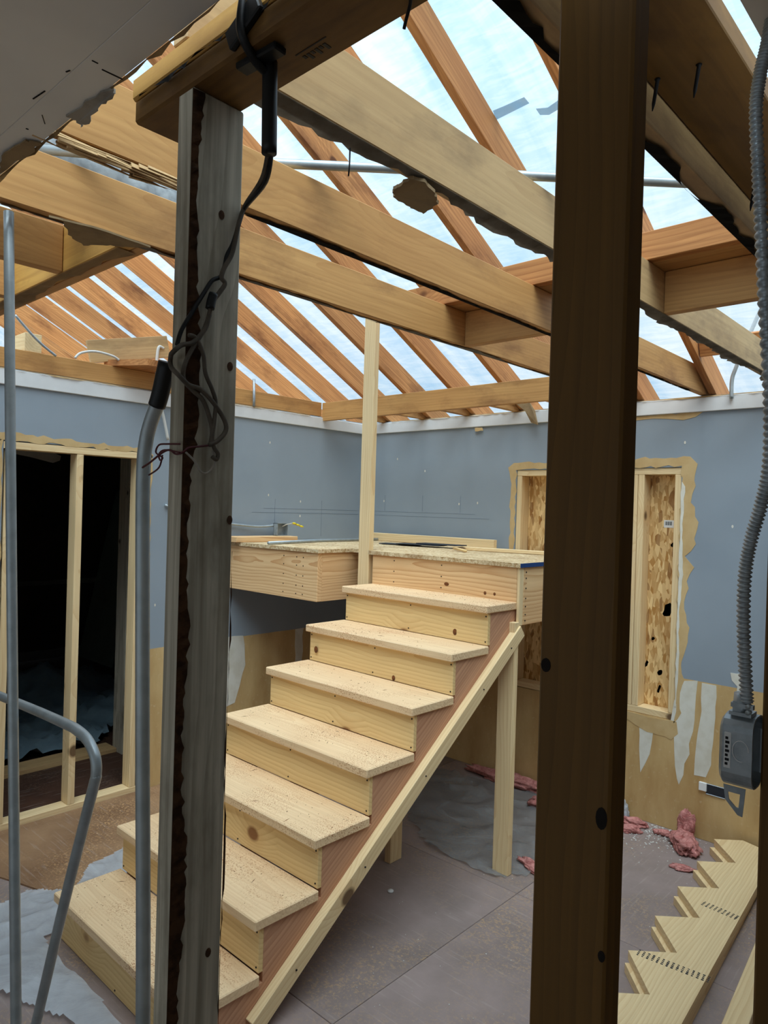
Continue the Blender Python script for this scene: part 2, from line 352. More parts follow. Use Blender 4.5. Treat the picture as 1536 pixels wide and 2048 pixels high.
def torn_strip(name, p0, p1, side, w0, w1, mat, parent, seed=0, th=.004, n=40, drop=(0, 0, -1)):
    """ragged paper strip hanging along an edge from p0 to p1, its free edge w0..w1 out along side"""
    rnd = random.Random(seed); p0, p1, side, dr = V(p0), V(p1), V(side), V(drop); bm = bmesh.new(); A = []; B = []; o0 = p0.copy()
    for i in range(n+1):
        t = i/n; p = p0+(p1-p0)*t-o0
        w = w0+(w1-w0)*max(0, min(1, .5+1.3*mnoise.noise(V((t*9+seed*5.1, seed, 0)))+rnd.uniform(-.18, .18)))
        A.append(bm.verts.new(p)); B.append(bm.verts.new(p+side*w+dr*rnd.uniform(0, .006)))
    for i in range(n): bm.faces.new((A[i], A[i+1], B[i+1], B[i]))
    r = bmesh.ops.solidify(bm, geom=bm.faces[:], thickness=th)
    return bm_obj(name, bm, mat, Matrix.Translation(o0), parent)
def sheet(name, outline, z0, amp, mat, step=.05, seed=0, bumps=(), freq=3.0):
    """loose sheet on the floor: grid inside an outline, crumpled"""
    P = [V(p) for p in outline]
    def inside(x, y):
        c = False
        for i in range(len(P)):
            a, b = P[i], P[i-1]
            if (a.y > y) != (b.y > y) and x < (b.x-a.x)*(y-a.y)/(b.y-a.y)+a.x: c = not c
        return c
    x0 = min(p.x for p in P); x1 = max(p.x for p in P); y0 = min(p.y for p in P); y1 = max(p.y for p in P)
    bm = bmesh.new(); G = {}; o0 = V((x0, y0, 0))
    nx = int((x1-x0)/step)+1; ny = int((y1-y0)/step)+1
    def vert(i, j):
        if (i, j) not in G:
            x = x0+i*step; y = y0+j*step
            q = V((x*freq, y*freq, seed*3.3)); ridg = 1-abs(mnoise.noise(q))*2; r2 = 1-abs(mnoise.noise(q*2.3))*2
            z = z0+amp*(max(0, ridg)**3*.7+max(0, r2)**4*.5)
            for bx, by, br, bh in bumps: z += bh*math.exp(-((x-bx)**2+(y-by)**2)/br**2)
            G[(i, j)] = bm.verts.new((x+.015*mnoise.noise(q*3)-x0, y+.015*mnoise.noise(q*3+V((7, 0, 0)))-y0, z))
        return G[(i, j)]
    for i in range(nx):
        for j in range(ny):
            if inside(x0+(i+.5)*step, y0+(j+.5)*step): bm.faces.new((vert(i, j), vert(i+1, j), vert(i+1, j+1), vert(i, j+1)))
    return bm_obj(name, bm, mat, Matrix.Translation(o0), None, smooth=True)
def nails(name, spots, axis, parent, r=.0035, th=.002, frame=None):
    """dark nail heads at spots facing +axis direction"""
    bm = bmesh.new(); ax = V(axis); u = ax.orthogonal().normalized(); w = ax.cross(u)
    for s in spots:
        s = V(s); c0 = [bm.verts.new(s+ax*th+r*(math.cos(k*math.pi/3)*u+math.sin(k*math.pi/3)*w)) for k in range(6)]
        c1 = [bm.verts.new(s-ax*th+r*(math.cos(k*math.pi/3)*u+math.sin(k*math.pi/3)*w)) for k in range(6)]
        bm.faces.new(c0)
        for k in range(6): bm.faces.new((c0[k], c1[k], c1[(k+1) % 6], c0[(k+1) % 6]))
    return stuff(bm_obj(name, bm, M['nail'], frame or Matrix.Identity(4), parent))
# ================================================================== THE SETTING
# floor: hardboard sheets with open joints
floor = struct(boxes('floor', [((-4.3, -8.2, -.25), (7.3, .3, -.012))], M['darkply']))
xs = [-.17, 1.0, 2.262, 3.48, 4.70, 5.92, 7.14]; ys = [0.0, -1.22, -2.40, -3.62, -4.84, -6.06, -7.28, -8.1]
for i in range(len(xs)-1):
    for j in range(len(ys)-1):
        x0 = max(xs[i], 0.0); y1 = ys[j]
        board('floor_panel', (x0+.0012, ys[j+1]+.0012, -.012), (xs[i+1]-.0012, y1-.0012, 0), M['floor'], floor, bev=.0015)
pw = prism('plywood_panel', [(.004, -.55, 0), (.62, -.55, 0), (.78, -2.35, 0), (.80, -2.74, 0), (.62, -2.80, 0), (.40, -2.88, 0), (.004, -2.95, 0)], (0, 0, 1), .008, M['brownply'], floor)
board('floor_panel', (-.80, -3.4, -.012), (-.09, -.3, .002), M['darkply'], floor, bev=.001)
WT = 2.455
# left wall with framed opening
LY0, LY1, LZ = -2.715, -1.905, 2.075
wall_left = struct(boxes('wall_left', [((-.10, -8.1, 0), (0, LY0, WT)), ((-.10, LY1, 0), (0, .1, WT)), ((-.10, LY0, LZ), (0, LY1, WT))], M['wall']))
wall_back = struct(boxes('wall_back', [((0, 0, 0), (1.43, .12, WT)), ((2.515, 0, 0), (7.2, .12, WT)), ((1.43, 0, 2.06), (2.515, .12, WT)), ((1.43, 0, 0), (2.515, .12, .615)), ((-4.2, .02, 0), (-.1, .12, WT))], M['wall']))
trim_l = struct(board('trim_1', (0, -8.0, 2.366), (.013, -.0, 2.447), M['trim'], None, bev=.003))
trim_b = struct(board('trim_2', (.013, -.013, 2.366), (7.1, 0, 2.447), M['trim'], None, bev=.003))
torn_strip('torn_paper', (.3, -.014, 2.452), (3.1, -.014, 2.452), (0, 0, -1), .001, .010, M['tanpaper'], trim_b, 3, .002, 90, (0, -1, 0))
torn_strip('torn_paper', (.014, -2.9, 2.452), (.014, -.6, 2.452), (0, 0, -1), .001, .009, M['tanpaper'], trim_l, 5, .002, 80, (1, 0, 0))
# rooms around: near room, left room
wall_rear = struct(boxes('wall_rear', [((-4.2, -8.2, 0), (.2, -8.05, 2.6)), ((6.6, -8.2, 0), (7.2, -8.05, 2.6)), ((.2, -8.2, 0), (6.6, -8.05, .1)), ((.2, -8.2, 2.35), (6.6, -8.05, 2.6))], M['ceil']))  # unseen wall; its wide opening is added to brighten the foreground
wall_right = struct(boxes('wall_right', [((7.1, -8.2, 0), (7.25, .12, 2.6))], M['ceil']))
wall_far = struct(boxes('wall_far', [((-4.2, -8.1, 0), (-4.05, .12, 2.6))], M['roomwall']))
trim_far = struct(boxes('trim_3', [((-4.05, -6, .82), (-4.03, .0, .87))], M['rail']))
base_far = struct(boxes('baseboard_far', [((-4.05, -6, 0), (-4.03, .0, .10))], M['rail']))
ceil_left = struct(boxes('ceiling', [((-4.2, -8.1, 2.44), (-.1, .12, 2.455))], M['ceil']))
# alcove behind the opening: inner stud wall and sill
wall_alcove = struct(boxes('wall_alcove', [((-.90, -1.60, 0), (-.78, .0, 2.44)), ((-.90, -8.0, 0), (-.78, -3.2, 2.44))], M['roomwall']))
jamb = board('door_jamb', (-.80, -1.66, 0), (-.66, -1.60, 2.44), M['weather'], wall_alcove)
board('door_jamb', (-.665, -1.62, 0), (-.56, -1.56, 2.44), M['weather'], wall_alcove)
board('door_sill', (-.90, -3.2, 0), (-.74, -1.66, .03), M['greyjoist'], wall_alcove)
# ceiling that is left over the near room and to the right
ceil = struct(boxes('ceiling', [((0, -8.1, 2.447), (7.1, -3.624, 2.459)), ((3.695, -3.56, 2.447), (7.1, 0, 2.459))], M['ceil']))
board('ceiling_strip', (.02, -3.6235, 2.4468), (7.1, -3.563, 2.4585), M['ceil'], ceil, bev=.0012)
torn_strip('torn_edge', (1.2, -3.563, 2.447), (3.55, -3.563, 2.447), (0, 1, 0), -.004, .012, M['paper'], ceil, 11, .006, 70)
prism('torn_edge', ragged([at(130, 232, z=2.444), at(150, 242, z=2.444), at(160, 254, z=2.444), at(176, 246, z=2.442), at(198, 216, z=2.440), at(228, 190, z=2.440), at(226, 180, z=2.442), at(205, 186, z=2.444)]), (0, 0, 1), .008, M['greypaper'], ceil)
prism('torn_edge', ragged([at(0, 312, z=2.4445), at(50, 279, z=2.4445), at(82, 284, z=2.4445), at(60, 304, z=2.4445), at(0, 345, z=2.4445)]), (0, 0, -1), .003, M['paper'], ceil)
for (u0, v0, u1, v1, w) in ((204, 139, 246, 159, .0025), (184, 121, 196, 127, .002), (66, 198, 90, 182, .002), (132, 144, 140, 141, .002), (52, 257, 57, 259, .003), (84, 230, 90, 248, .0012)):
    a = at(u0, v0, z=2.4464); b = at(u1, v1, z=2.4464); beam('crack', a, b, w, .001, M['dark'], (0, 0, 1), ceil, 0)
# roof shell
SL = .505; RB = 2.465                     # underside of the rafters: z = RB - SL*y
RIDGE = -4.35
RZ = RB-SL*RIDGE
for gx in (-4.25, 7.2):
    struct(prism('wall_gable', [(gx, .12, 2.44), (gx, RIDGE, RZ+.15), (gx, -8.6, 2.6), (gx, -8.6, 2.44)], (1, 0, 0), .08, M['roof']))
# ================================================================== ROOF FRAMING
rx = [2.685-.4035*k for k in range(0, 15)]
th = math.atan(SL); cth = math.cos(th)
ords = ['first', 'second', 'third', 'fourth', 'fifth', 'sixth', 'seventh', 'eighth', 'ninth', 'tenth', 'eleventh', 'twelfth', 'thirteenth', 'fourteenth', 'fifteenth']
nup = V((0, SL, 1)).normalized()
for k, x in enumerate(rx):
    a = V((x-.019, RIDGE+.02, RB-SL*(RIDGE+.02)))+nup*.07; b = V((x-.019, .34, RB-SL*.34))+nup*.07
    r = beam('rafter', a, b, .038, .14, M['rafter'], (0, 0, 1))
    tag(r, 'old orange-brown rafter sloping under the tarp, %s from the right' % ords[k], 'rafter', 'rafters under the tarp')
# tarp
bm = bmesh.new(); nx, ny = 150, 150; G = []
for j in range(ny+1):
    row = []
    for i in range(nx+1):
        x = -4.3+11.5*i/nx; yy = .95+(2*RIDGE-1.9)*j/ny; y = yy if yy > RIDGE else 2*RIDGE-yy  # past the ridge: unseen back slope, tarped too to let in extra light
        q = V((x*2.2, y*.8, 0)); z = RB+.165-SL*y+.012+.014*mnoise.noise(q)+.008*mnoise.noise(V((x*3.1, y*5, 4)))
        d = min(abs(x-(c-.019)) for c in rx); z -= .018*min(1, d/.2)
        z = max(z, RB+.166-SL*y)
        if y > .35: z -= (y-.35)*1.6
        row.append(bm.verts.new((x, yy, z)))
    G.append(row)
for j in range(ny):
    for i in range(nx): bm.faces.new((G[j][i], G[j][i+1], G[j+1][i+1], G[j+1][i]))
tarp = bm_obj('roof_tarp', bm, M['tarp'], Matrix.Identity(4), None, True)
tag(tarp, 'translucent pale blue plastic tarp stretched over the bare rafters', 'tarp')
def on_tarp(u, v):
    d = fw+(u-768)/F*rt-(v-1024)/F*up; C = V((CX, CY, CZ)); zz = RB+.158
    return C+d*((zz-SL*C.y-C.z)/(d.z+SL*d.y))
for tp in ([(986, 222), (1010, 212), (1048, 195), (1058, 207), (1020, 226), (992, 240)], [(1072, 218), (1095, 216), (1118, 200), (1118, 218), (1098, 230), (1080, 230)]):
    prism('tape_strip', [on_tarp(*q) for q in tp], nup, .003, M['tape'], tarp)
# ceiling joists
JB, JT = 2.46, 2.60
def joist(x, y0, y1, mat, label, group='old ceiling joists'):
    j = board('ceiling_joist', (x-.038, y0, JB), (x, y1, JT), mat); tag(j, label, 'joist', group); return j
j1 = joist(2.23, -5.2, .11, M['joist'], 'lowest and longest old ceiling joist, holding the left header')
j2 = joist(2.635, -5.2, .11, M['joist'], 'old ceiling joist with a splintered underside, between lowest and greyish joists')
j3 = joist(3.055, -3.54, .11, M['greyjoist'], 'greyish old ceiling joist with a torn drywall scrap hanging under it')
j4 = joist(3.48, -3.54, .11, M['greyjoist'], 'old ceiling joist near the top right, beside the nailed flat board')
torn_strip('torn_paper', (2.192, -3.5, JB-.001), (2.192, -.3, JB-.001), (1, 0, 0), .012, .038, M['greypaper'], j1, 21, .005, 110)
torn_strip('torn_paper', (2.597, -3.3, JB-.001), (2.597, -.2, JB-.001), (1, 0, 0), .008, .036, M['dark'], j2, 22, .004, 110)
torn_strip('torn_paper', (3.055, -3.4, JB-.001), (3.055, -.3, JB-.001), (-1, 0, 0), .015, .062, M['greypaper'], j3, 23, .006, 130)
torn_strip('torn_paper', (3.44, -3.5, JB-.001), (3.44, -1.9, JB-.001), (1, 0, 0), .004, .034, M['dark'], j4, 24, .006, 70)
# hanging scrap under joist three
prism('drywall_scrap', ragged([at(785, 375, z=2.452), at(800, 366, z=2.452), at(818, 350, z=2.455), at(850, 358, z=2.455), at(872, 385, z=2.440), at(876, 402, z=2.432), at(845, 422, z=2.425), at(824, 410, z=2.435), at(800, 398, z=2.445), at(786, 390, z=2.45)]), (0, 0, -1), .007, M['paper'], j3)
tube('bent_nail', [at(700, 296, x=3.04), at(699, 330, x=3.04), at(697, 352, x=3.04)], .0015, M['nail'], j3, 6)
# splinter under joist two
rnd = random.Random(4); bm = bmesh.new(); base = V((2.62, -3.56, JB))
for i in range(34):
    y = rnd.uniform(-3.60, -3.36); l = rnd.uniform(.06, .2); x = rnd.uniform(2.600, 2.640); z = JB-rnd.uniform(.0, .016); w = rnd.uniform(.002, .006)
    a = V((x, y, z))-base; b = V((x+rnd.uniform(-.006, .012), y+l, z-rnd.uniform(-.002, .012)))-base
    v = [bm.verts.new(a+V((0, 0, w))), bm.verts.new(a+V((w, 0, -w))), bm.verts.new(a+V((-w, 0, -w))), bm.verts.new(b)]
    for f in ((0, 1, 3), (1, 2, 3), (2, 0, 3), (0, 2, 1)): bm.faces.new([v[q] for q in f])
stuff(bm_obj('splinter', bm, M['greyjoist'], Matrix.Translation(base), j2))
# left header and joist stubs
h0 = thing('ceiling_header', 'dark-bottomed doubled header running left from the lowest joist', 'beam', (1.2, -3.155, JB))
board('header_ply', (-.9, -3.19, JB), (2.19, -3.153, JT), M['plate'], h0); board('header_ply', (-.9, -3.151, JB), (2.19, -3.115, JT), M['joist'], h0)
torn_strip('torn_paper', (-.5, -3.19, JB-.001), (2.15, -3.19, JB-.001), (0, 1, 0), .02, .075, M['greyjoist'], h0, 31, .004, 60)
for x, lb in ((1.812, 'short joist stub with a crossed knot butting the left header'), (1.392, 'lower joist stub at the left edge butting the header')):
    s = board('joist_stub', (x-.038, -5.2, JB), (x, -3.192, JT), M['joist']); tag(s, lb, 'joist', 'joist stubs at the left')
prism('torn_paper', ragged([at(95, 430, z=2.452), at(125, 438, z=2.452), at(135, 465, z=2.45), at(165, 487, z=2.45), at(215, 487, z=2.45), at(250, 490, z=2.452), at(300, 492, z=2.455), at(200, 455, z=2.456)]), (0, 0, -1), .005, M['paper'], j1)
# blocking between joists
for (x0, x1, lb) in ((2.231, 2.596, 'wood block between the two lower joists'), (3.056, 3.439, 'wood block between two joists at the right edge')):
    b = board('joist_blocking', (x0, -1.715, JB), (x1, -1.677, JT), M['joist']); tag(b, lb, 'block', 'blocking between the joists')
sb = thing('strongback', 'reddish upright board lying across the tops of the joists', 'beam', (2.9, -1.85, JT))
board('upright_board', (2.02, -1.855, JT+.002), (4.1, -1.817, JT+.094), M['rafter'], sb); board('flat_board', (2.02, -1.816, JT+.002), (4.1, -1.69, JT+.038), M['joist'], sb)
# opening header parallel to the back wall, rim on the left wall, lookouts
b2 = board('opening_header', (.002, -.475, 2.425), (2.19, -.437, 2.56), M['joist']); tag(b2, 'orange header beam spanning near the back wall from the corner', 'beam')
rim = board('rim_joist', (-.04, -8.0, 2.457), (-.002, -.477, 2.562), M['joist']); tag(rim, 'orange rim board on top of the blue left wall', 'beam')
for k, x in enumerate([q for q in rx if .1 < q < 2.0]):
    lk = board('lookout_joist', (x-.08, -.435, 2.45), (x-.042, .10, 2.55), M['joist']); tag(lk, 'short lookout joist behind the back header, %s from the right' % ords[k], 'joist', 'short lookout joists')
blk = beam('rafter_block', (2.69, -.28, 2.66), (3.02, -.28, 2.66), .038, .09, M['rafter'], (0, -.4, 1)); tag(blk, 'small orange block between rafters above the right joist end', 'block')
# flat board with nails
fb = thing('nailed_flat_board', 'dark flat board overhead at the top right with nails poking down', 'board', (3.55, -2.7, 2.525))
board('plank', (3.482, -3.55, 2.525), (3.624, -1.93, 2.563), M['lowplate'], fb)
for (u, v, u2, v2) in ((1315, 157, 1320, 216), (1398, 128, 1413, 184), (1508, 372, 1514, 415)):
    a = at(u, v, z=2.526); b = at(u2, v2, y=a.y-.004)
    if a.x < 3.49: a.x = 3.492
    tube('nail', [a, a+V((0, 0, -.004)), a+V((-.003, -.006, -.045)), a+V((-.004, -.008, -.058))], .003, M['nail'], fb, 8, 0, lambda i: [.006, .0034, .0032, .0008][i])
# top plates and posts of the removed wall
tp = thing('top_plate', 'doubled old top plate overhead, carried by the weathered post', 'beam', (3.4, -3.49, 2.384))
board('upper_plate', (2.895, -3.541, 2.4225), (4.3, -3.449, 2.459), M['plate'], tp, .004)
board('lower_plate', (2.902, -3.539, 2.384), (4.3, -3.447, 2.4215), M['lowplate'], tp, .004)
torn_strip('torn_edge', (2.92, -3.5415, 2.4215), (3.6, -3.5415, 2.4215), (0, 0, -1), .001, .012, M['dark'], tp, 41, .001, 60, (0, -1, 0))
st = stuff(boxes('grade_stamp', [((3.245+.008*i, -3.478, 2.3832), (3.250+.008*i, -3.478+.006*(1+i % 2), 2.384)) for i in range(6)]+[((3.24, -3.486, 2.3832), (3.30, -3.4845, 2.384))], M['nail'], tp))
tube('wire', [at(822, -10, z=2.382), at(820, 10, z=2.380), at(812, 40, z=2.372), at(808, 58, z=2.366)], .0022, M['nail'], tp, 6, 4)
wp = thing('weathered_post', 'grey weathered stud post with bark edge and tangled cables', 'post', (3.05, -3.49, 0))
board('post_stud', (3.031, -3.537, 0), (3.072, -3.446, 2.384), M['weather'], wp, .003)
torn_strip('bark', (3.0722, -3.538, .05), (3.0722, -3.538, 2.38), (0, 1, 0), .010, .024, M['bark'], wp, 51, .003, 260, (1, 0, 0))
torn_strip('bark', (3.0722, -3.4465, .1), (3.0722, -3.4465, 1.7), (0, -1, 0), -.001, .004, M['bark'], wp, 52, .003, 70, (1, 0, 0))
for (u, v) in ((443, 430), (460, 733), (459, 1040), (416, 1905)): knot(wp, u, v, .005, .007, M['bark'], x=3.0722)
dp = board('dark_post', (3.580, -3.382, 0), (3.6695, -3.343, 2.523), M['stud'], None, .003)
for (u, v, w, h) in ((1203, 1637, .0065, .012), (1203, 1913, .004, .006), (1092, 1330, .006, .008)): knot(dp, u, v, w, h, M['dark'], y=-3.3822)
tag(dp, 'dark brown stud post in front of the boarded window', 'post')
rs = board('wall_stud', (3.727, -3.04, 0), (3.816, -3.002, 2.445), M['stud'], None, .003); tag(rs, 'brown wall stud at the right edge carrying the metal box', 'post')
# ================================================================== LEFT OPENING
d1 = struct(thing('door_1', 'boarded framing of the opening in the left wall', 'opening', (0, -2.3, 0)))
del d1['category']; del d1['label']
board('bottom_plate', (-.088, LY0+.002, .001), (.001, LY1-.002, .040), M['pine'], d1)
board('head_plate', (-.088, LY0+.002, 2.032), (.001, LY1-.002, 2.070), M['pine'], d1)
for y in (-2.705, -2.325, -1.955):
    board('stud', (-.088, y, .041), (0, y+.038, 2.031), M['pine'], d1)
patch('torn_paper', [(-2.78, 2.055), (-2.72, 2.075), (-1.91, 2.072), (-1.88, 2.02), (-1.862, 2.06), (-1.90, 2.095), (-2.3, 2.105), (-2.72, 2.118), (-2.80, 2.10)], 'x', .002, M['tanpaper'], wall_left, .03, .008, 0.0, 61)
patch('torn_paper', [(-1.903, .9), (-1.868, .9), (-1.862, 2.06), (-1.903, 2.06)], 'x', .002, M['tanpaper'], wall_left, .05, .006, 0.0, 62)
patch('torn_paper', [(-2.83, .0), (-2.718, .0), (-2.718, 2.07), (-2.80, 2.08)], 'x', .002, M['tanpaper'], wall_left, .05, .008, 0.0, 63)
# inside the dark room
tl = sheet('crumpled_tarp', [(-3.3, -3.2), (-.95, -3.2), (-.95, -1.7), (-1.6, -1.0), (-3.2, -.7)], .01, .09, M['bluetarp'], .045, 3, [(-2.35, -1.55, .26, .26), (-2.5, -1.2, .3, .1), (-1.6, -1.35, .2, .12)], 3.4)
tag(tl, 'crumpled dark blue plastic sheet on the floor of the dark left room', 'plastic sheet')
lp = prism('leaning_panel', [(-3.98, -.46, .002), (-3.2, -.46, .002), (-3.2, -.06, 1.9), (-3.98, -.06, 1.9)], (0, -.98, -.2), .02, M['panel']); tag(lp, 'pale greenish board leaning in the dark left room', 'panel')
fl = prism('ceiling_flap', [at(28, 898, x=-1.5), at(100, 902, x=-1.5), at(122, 912, x=-1.5), at(120, 921, x=-1.5), at(106, 926, x=-1.5), at(60, 914, x=-1.5), at(30, 908, x=-1.5)], (-1, 0, .15), .03, M['ceil']); tag(fl, 'loose pale sheet hanging under the dark room ceiling', 'panel')
# ================================================================== WINDOW
w1 = struct(thing('window_1', 'x', 'x', (1.97, .05, .615))); del w1['category']; del w1['label']
board('head_board', (1.431, .006, 2.020), (2.514, .10, 2.058), M['pine'], w1)
board('sill_board', (1.431, .006, .617), (2.514, .10, .655), M['pine'], w1)
for x in (1.432, 1.93, 2.222, 2.262, 2.476):
    board('stud', (x, .006, .656), (x+.037, .10, 2.019), M['pine'], w1)
board('strand_panel', (1.432, .101, .617), (2.513, .114, 2.057), M['osb'], w1, axis=2)
bm = bmesh.new()
rnd = random.Random(9)
for (u, v, sx, sz) in ((1335, 1220, .030, .052), (1306, 1277, .012, .012), (1293, 1327, .012, .022), (1320, 1345, .015, .02), (1345, 1090, .012, .014), (1318, 1378, .01, .03)):
    c = at(u, v, y=.1005); vsx = [bm.verts.new((c.x+sx*math.cos(a)*rnd.uniform(.6, 1.1)+.2*sz*math.sin(a), c.y, c.z+sz*math.sin(a)*rnd.uniform(.7, 1.1))) for a in [k*math.pi/5 for k in range(10)]]
    bm.faces.new(vsx)
r = bmesh.ops.solidify(bm, geom=bm.faces[:], thickness=.001); stuff(bm_obj('dark_void', bm, M['dark'], Matrix.Identity(4), w1))
stk = board('barcode_label', (2.385, .0995, 1.712), (2.442, .1008, 1.756), M['white'], w1, 0)
stuff(boxes('barcode', [((2.392+.0042*i, .0988, 1.726), (2.392+.0042*i+(.0026 if i % 3 else .0014), .0994, 1.748)) for i in range(10)], M['nail'], stk))
# torn paper and compound round the window
def ring_patch(name, outer, seed, mat, amp): patch(name, outer, 'y', .002, mat, wall_back, .035, amp, 0.0, seed)
ring_patch('torn_paper', [(2.516, .60), (2.545, .62), (2.56, .86), (2.55, 1.0), (2.585, 1.12), (2.555, 1.3), (2.57, 1.42), (2.60, 1.50), (2.555, 1.55), (2.60, 1.62), (2.615, 1.75), (2.57, 1.86), (2.60, 1.95), (2.58, 2.02), (2.60, 2.08), (2.56, 2.11), (2.30, 2.12), (2.2, 2.10), (2.2, 2.062), (2.516, 2.062)], 71, M['tanpaper'], .011)
ring_patch('torn_paper', [(1.37, 2.075), (1.40, 2.11), (1.6, 2.105), (2.2, 2.10), (2.2, 2.062), (1.428, 2.062), (1.428, 1.2), (1.395, 1.2), (1.385, 2.0)], 72, M['tanpaper'], .008)
ring_patch('torn_paper', [(2.22, .612), (2.22, .575), (2.36, .525), (2.50, .51), (2.535, .545), (2.53, .612)], 73, M['tanpaper'], .006)
ring_patch('torn_paper', [(2.10, 2.364), (2.62, 2.364), (2.58, 2.342), (2.52, 2.325), (2.46, 2.338), (2.3, 2.345), (2.12, 2.348)], 74, M['tanpaper'], .005)
flap = prism('hanging_paper_flap', [at(1030, 806, y=-.075), at(1058, 802, y=-.075), at(1070, 822, y=-.06), at(1076, 850, y=-.06), at(1062, 845, y=-.06), at(1050, 822, y=-.075)], (0, 1, 0), .003, M['paper']); tag(flap, 'strip of torn brown paper hanging over the white trim', 'paper scrap')
patch('torn_paper', [tuple(at(u, v, y=0).xz) for u, v in ((952, 856), (967, 856), (968, 862), (953, 863))], 'y', .002, M['tanpaper'], trim_b, .02, .003, .0132, 75)
patch('plaster_edge', [(2.5165, .70), (2.524, .70), (2.532, 1.0), (2.526, 1.2), (2.538, 1.45), (2.53, 1.7), (2.536, 1.95), (2.5165, 1.98)], 'y', .002, M['mud'], wall_back, .035, .004, .0022, 76)
# joint compound streaks on the tan band
for i, (pts, wl) in enumerate([
    ([(2.52, .845), (2.635, .862), (2.63, .70), (2.60, .45), (2.555, .27), (2.535, .30), (2.525, .52), (2.50, .62)], 'y'),
    ([(2.66, .862), (2.735, .862), (2.735, .62), (2.725, .42), (2.69, .34), (2.63, .345), (2.645, .52), (2.66, .70)], 'y'),
    ([(2.32, .56), (2.40, .55), (2.38, .40), (2.33, .28)], 'y'), ([(2.02, .60), (2.12, .60), (2.10, .42), (2.05, .32)], 'y'), ([(.62, .86), (.72, .86), (.7, .4), (.64, .3)], 'y'),
    ([(-1.30, .872), (-1.14, .872), (-1.12, .66), (-1.20, .42), (-1.29, .40)], 'x'), ([(-.68, .872), (-.60, .872), (-.60, .45), (-.66, .40)], 'x'), ([(-1.90, .70), (-1.85, .70), (-1.87, .60), (-1.895, .58)], 'x')]):
    patch('joint_compound', pts, wl, .0015, M['mud'], wall_back if wl == 'y' else wall_left, .06, .007, 0.0, 80+i)
patch('paint_chip', [tuple(at(u, v, y=0).xz) for u, v in ((1462, 1345), (1482, 1348), (1500, 1375), (1500, 1420), (1476, 1420), (1474, 1372), (1464, 1360))], 'y', .002, M['mud'], wall_back, .02, .003, 0, 91)
patch('paint_chip', [tuple(at(u, v, y=0).xz) for u, v in ((1474, 1188), (1488, 1186), (1492, 1206), (1476, 1200))], 'y', .002, M['mud'], wall_back, .02, .003, 0, 92)
bm = bmesh.new()
for (u, v) in ((795, 918), (850, 942), (1465, 1053), (1370, 885), (918, 1008), (768, 1002), (955, 1006)):
    c = at(u, v, y=-.0012); s = .006
    bm.faces.new([bm.verts.new(c+V((math.cos(a)*s, 0, math.sin(a)*s*1.6))) for a in [k*math.pi/3 for k in range(6)]])
stuff(bm_obj('plaster_fleck', bm, M['mud'], Matrix.Identity(4), wall_back)); bm = bmesh.new()
for (u, v) in ((540, 885), (601, 1003), (600, 1032), (537, 990), (345, 1120), (310, 1210)):
    c = at(u, v, x=.0012); s = .006
    bm.faces.new([bm.verts.new(c+V((0, math.cos(a)*s, math.sin(a)*s*1.6))) for a in [k*math.pi/3 for k in range(6)]])
stuff(bm_obj('plaster_fleck', bm, M['mud'], Matrix.Identity(4), wall_left))
# pencil lines on the blue wall above the landing
stuff(boxes('pencil_line', [((.1, -.0008, 1.722), (1.22, 0, 1.7235)), ((.1, -.0008, 1.752), (1.1, 0, 1.7535))]+[((x, -.0008, 1.76), (x+.002, 0, 1.88)) for x in (.24, .62, .97)], M['pencil'], wall_back))
stuff(boxes('pencil_line', [((0, -1.1, 1.722), (.0008, -.05, 1.7245)), ((0, -1.0, 1.752), (.0008, -.05, 1.754))]+[((0, y, 1.55), (.0008, y+.002, 1.82)) for y in (-.9, -.45)], M['pencil'], wall_left))
# outlet
ot = thing('wall_outlet_box', 'metal outlet box let into the tan lower wall at the right', 'outlet', (2.73, 0, .29))
board('box', (2.70, -.006, .262), (2.80, .0, .312), M['shim'], ot); board('box_rim', (2.70, -.008, .312), (2.80, -.001, .317), M['steel'], ot); board('box_rim', (2.70, -.008, .257), (2.80, -.001, .262), M['steel'], ot); board('receptacle', (2.664, -.014, .272), (2.705, .0, .318), M['white'], ot)
for o in ot.children: o.rotation_euler = o.rotation_euler
# ================================================================== STAIRS
TH = -.012; SX, SY, SW, RR, TT, TD = 2.1084, -2.8829, .9853, .19058, .25775, .2835
FR = Matrix.Translation((SX, SY, 0)) @ Matrix.Rotation(TH, 4, 'Z')
stair = thing('staircase', 'new pine staircase of seven treads climbing to the landing', 'stairs', (SX, SY, 0), None, TH)
TK = .037; RIS = []
for n in range(1, 8):
    y0 = (n-1)*TT; z = n*RR
    board('tread', (-SW, y0, z-TK), (0, y0+TD, z), M['tread'], stair, .004, FR)
    rz0 = (n-1)*RR+.001 if n > 1 else .002
    ri = board('riser', (-SW+.012, y0+.026, rz0), (-.010, y0+.045, z-TK-.001), M['riser'], stair, .0012, FR)
    RIS.append(ri)
    zc = (rz0+z-TK)/2; dz = .06
    nails('nail_head', [(-.022, y0+.026, zc+dz), (-.022, y0+.026, zc-dz), (-SW*.5, y0+.026, zc+dz), (-SW*.5-.01, y0+.026, zc-dz), (-SW+.024, y0+.026, zc+dz), (-SW+.024, y0+.026, zc-dz)], (0, -1, 0), ri, frame=FR)
for (n, u, v, w, h) in ((7, 910, 1264, .013, .016), (6, 632, 1299, .014, .018), (6, 787, 1356, .010, .013), (5, 677, 1461, .006, .010), (2, 268, 1966, .012, .012)):
    if n != 2: knot(RIS[n-1], u, v, w, h, y=SY+(n-1)*TT+.026+.003)
bmc = bmesh.new(); rnd = random.Random(21)
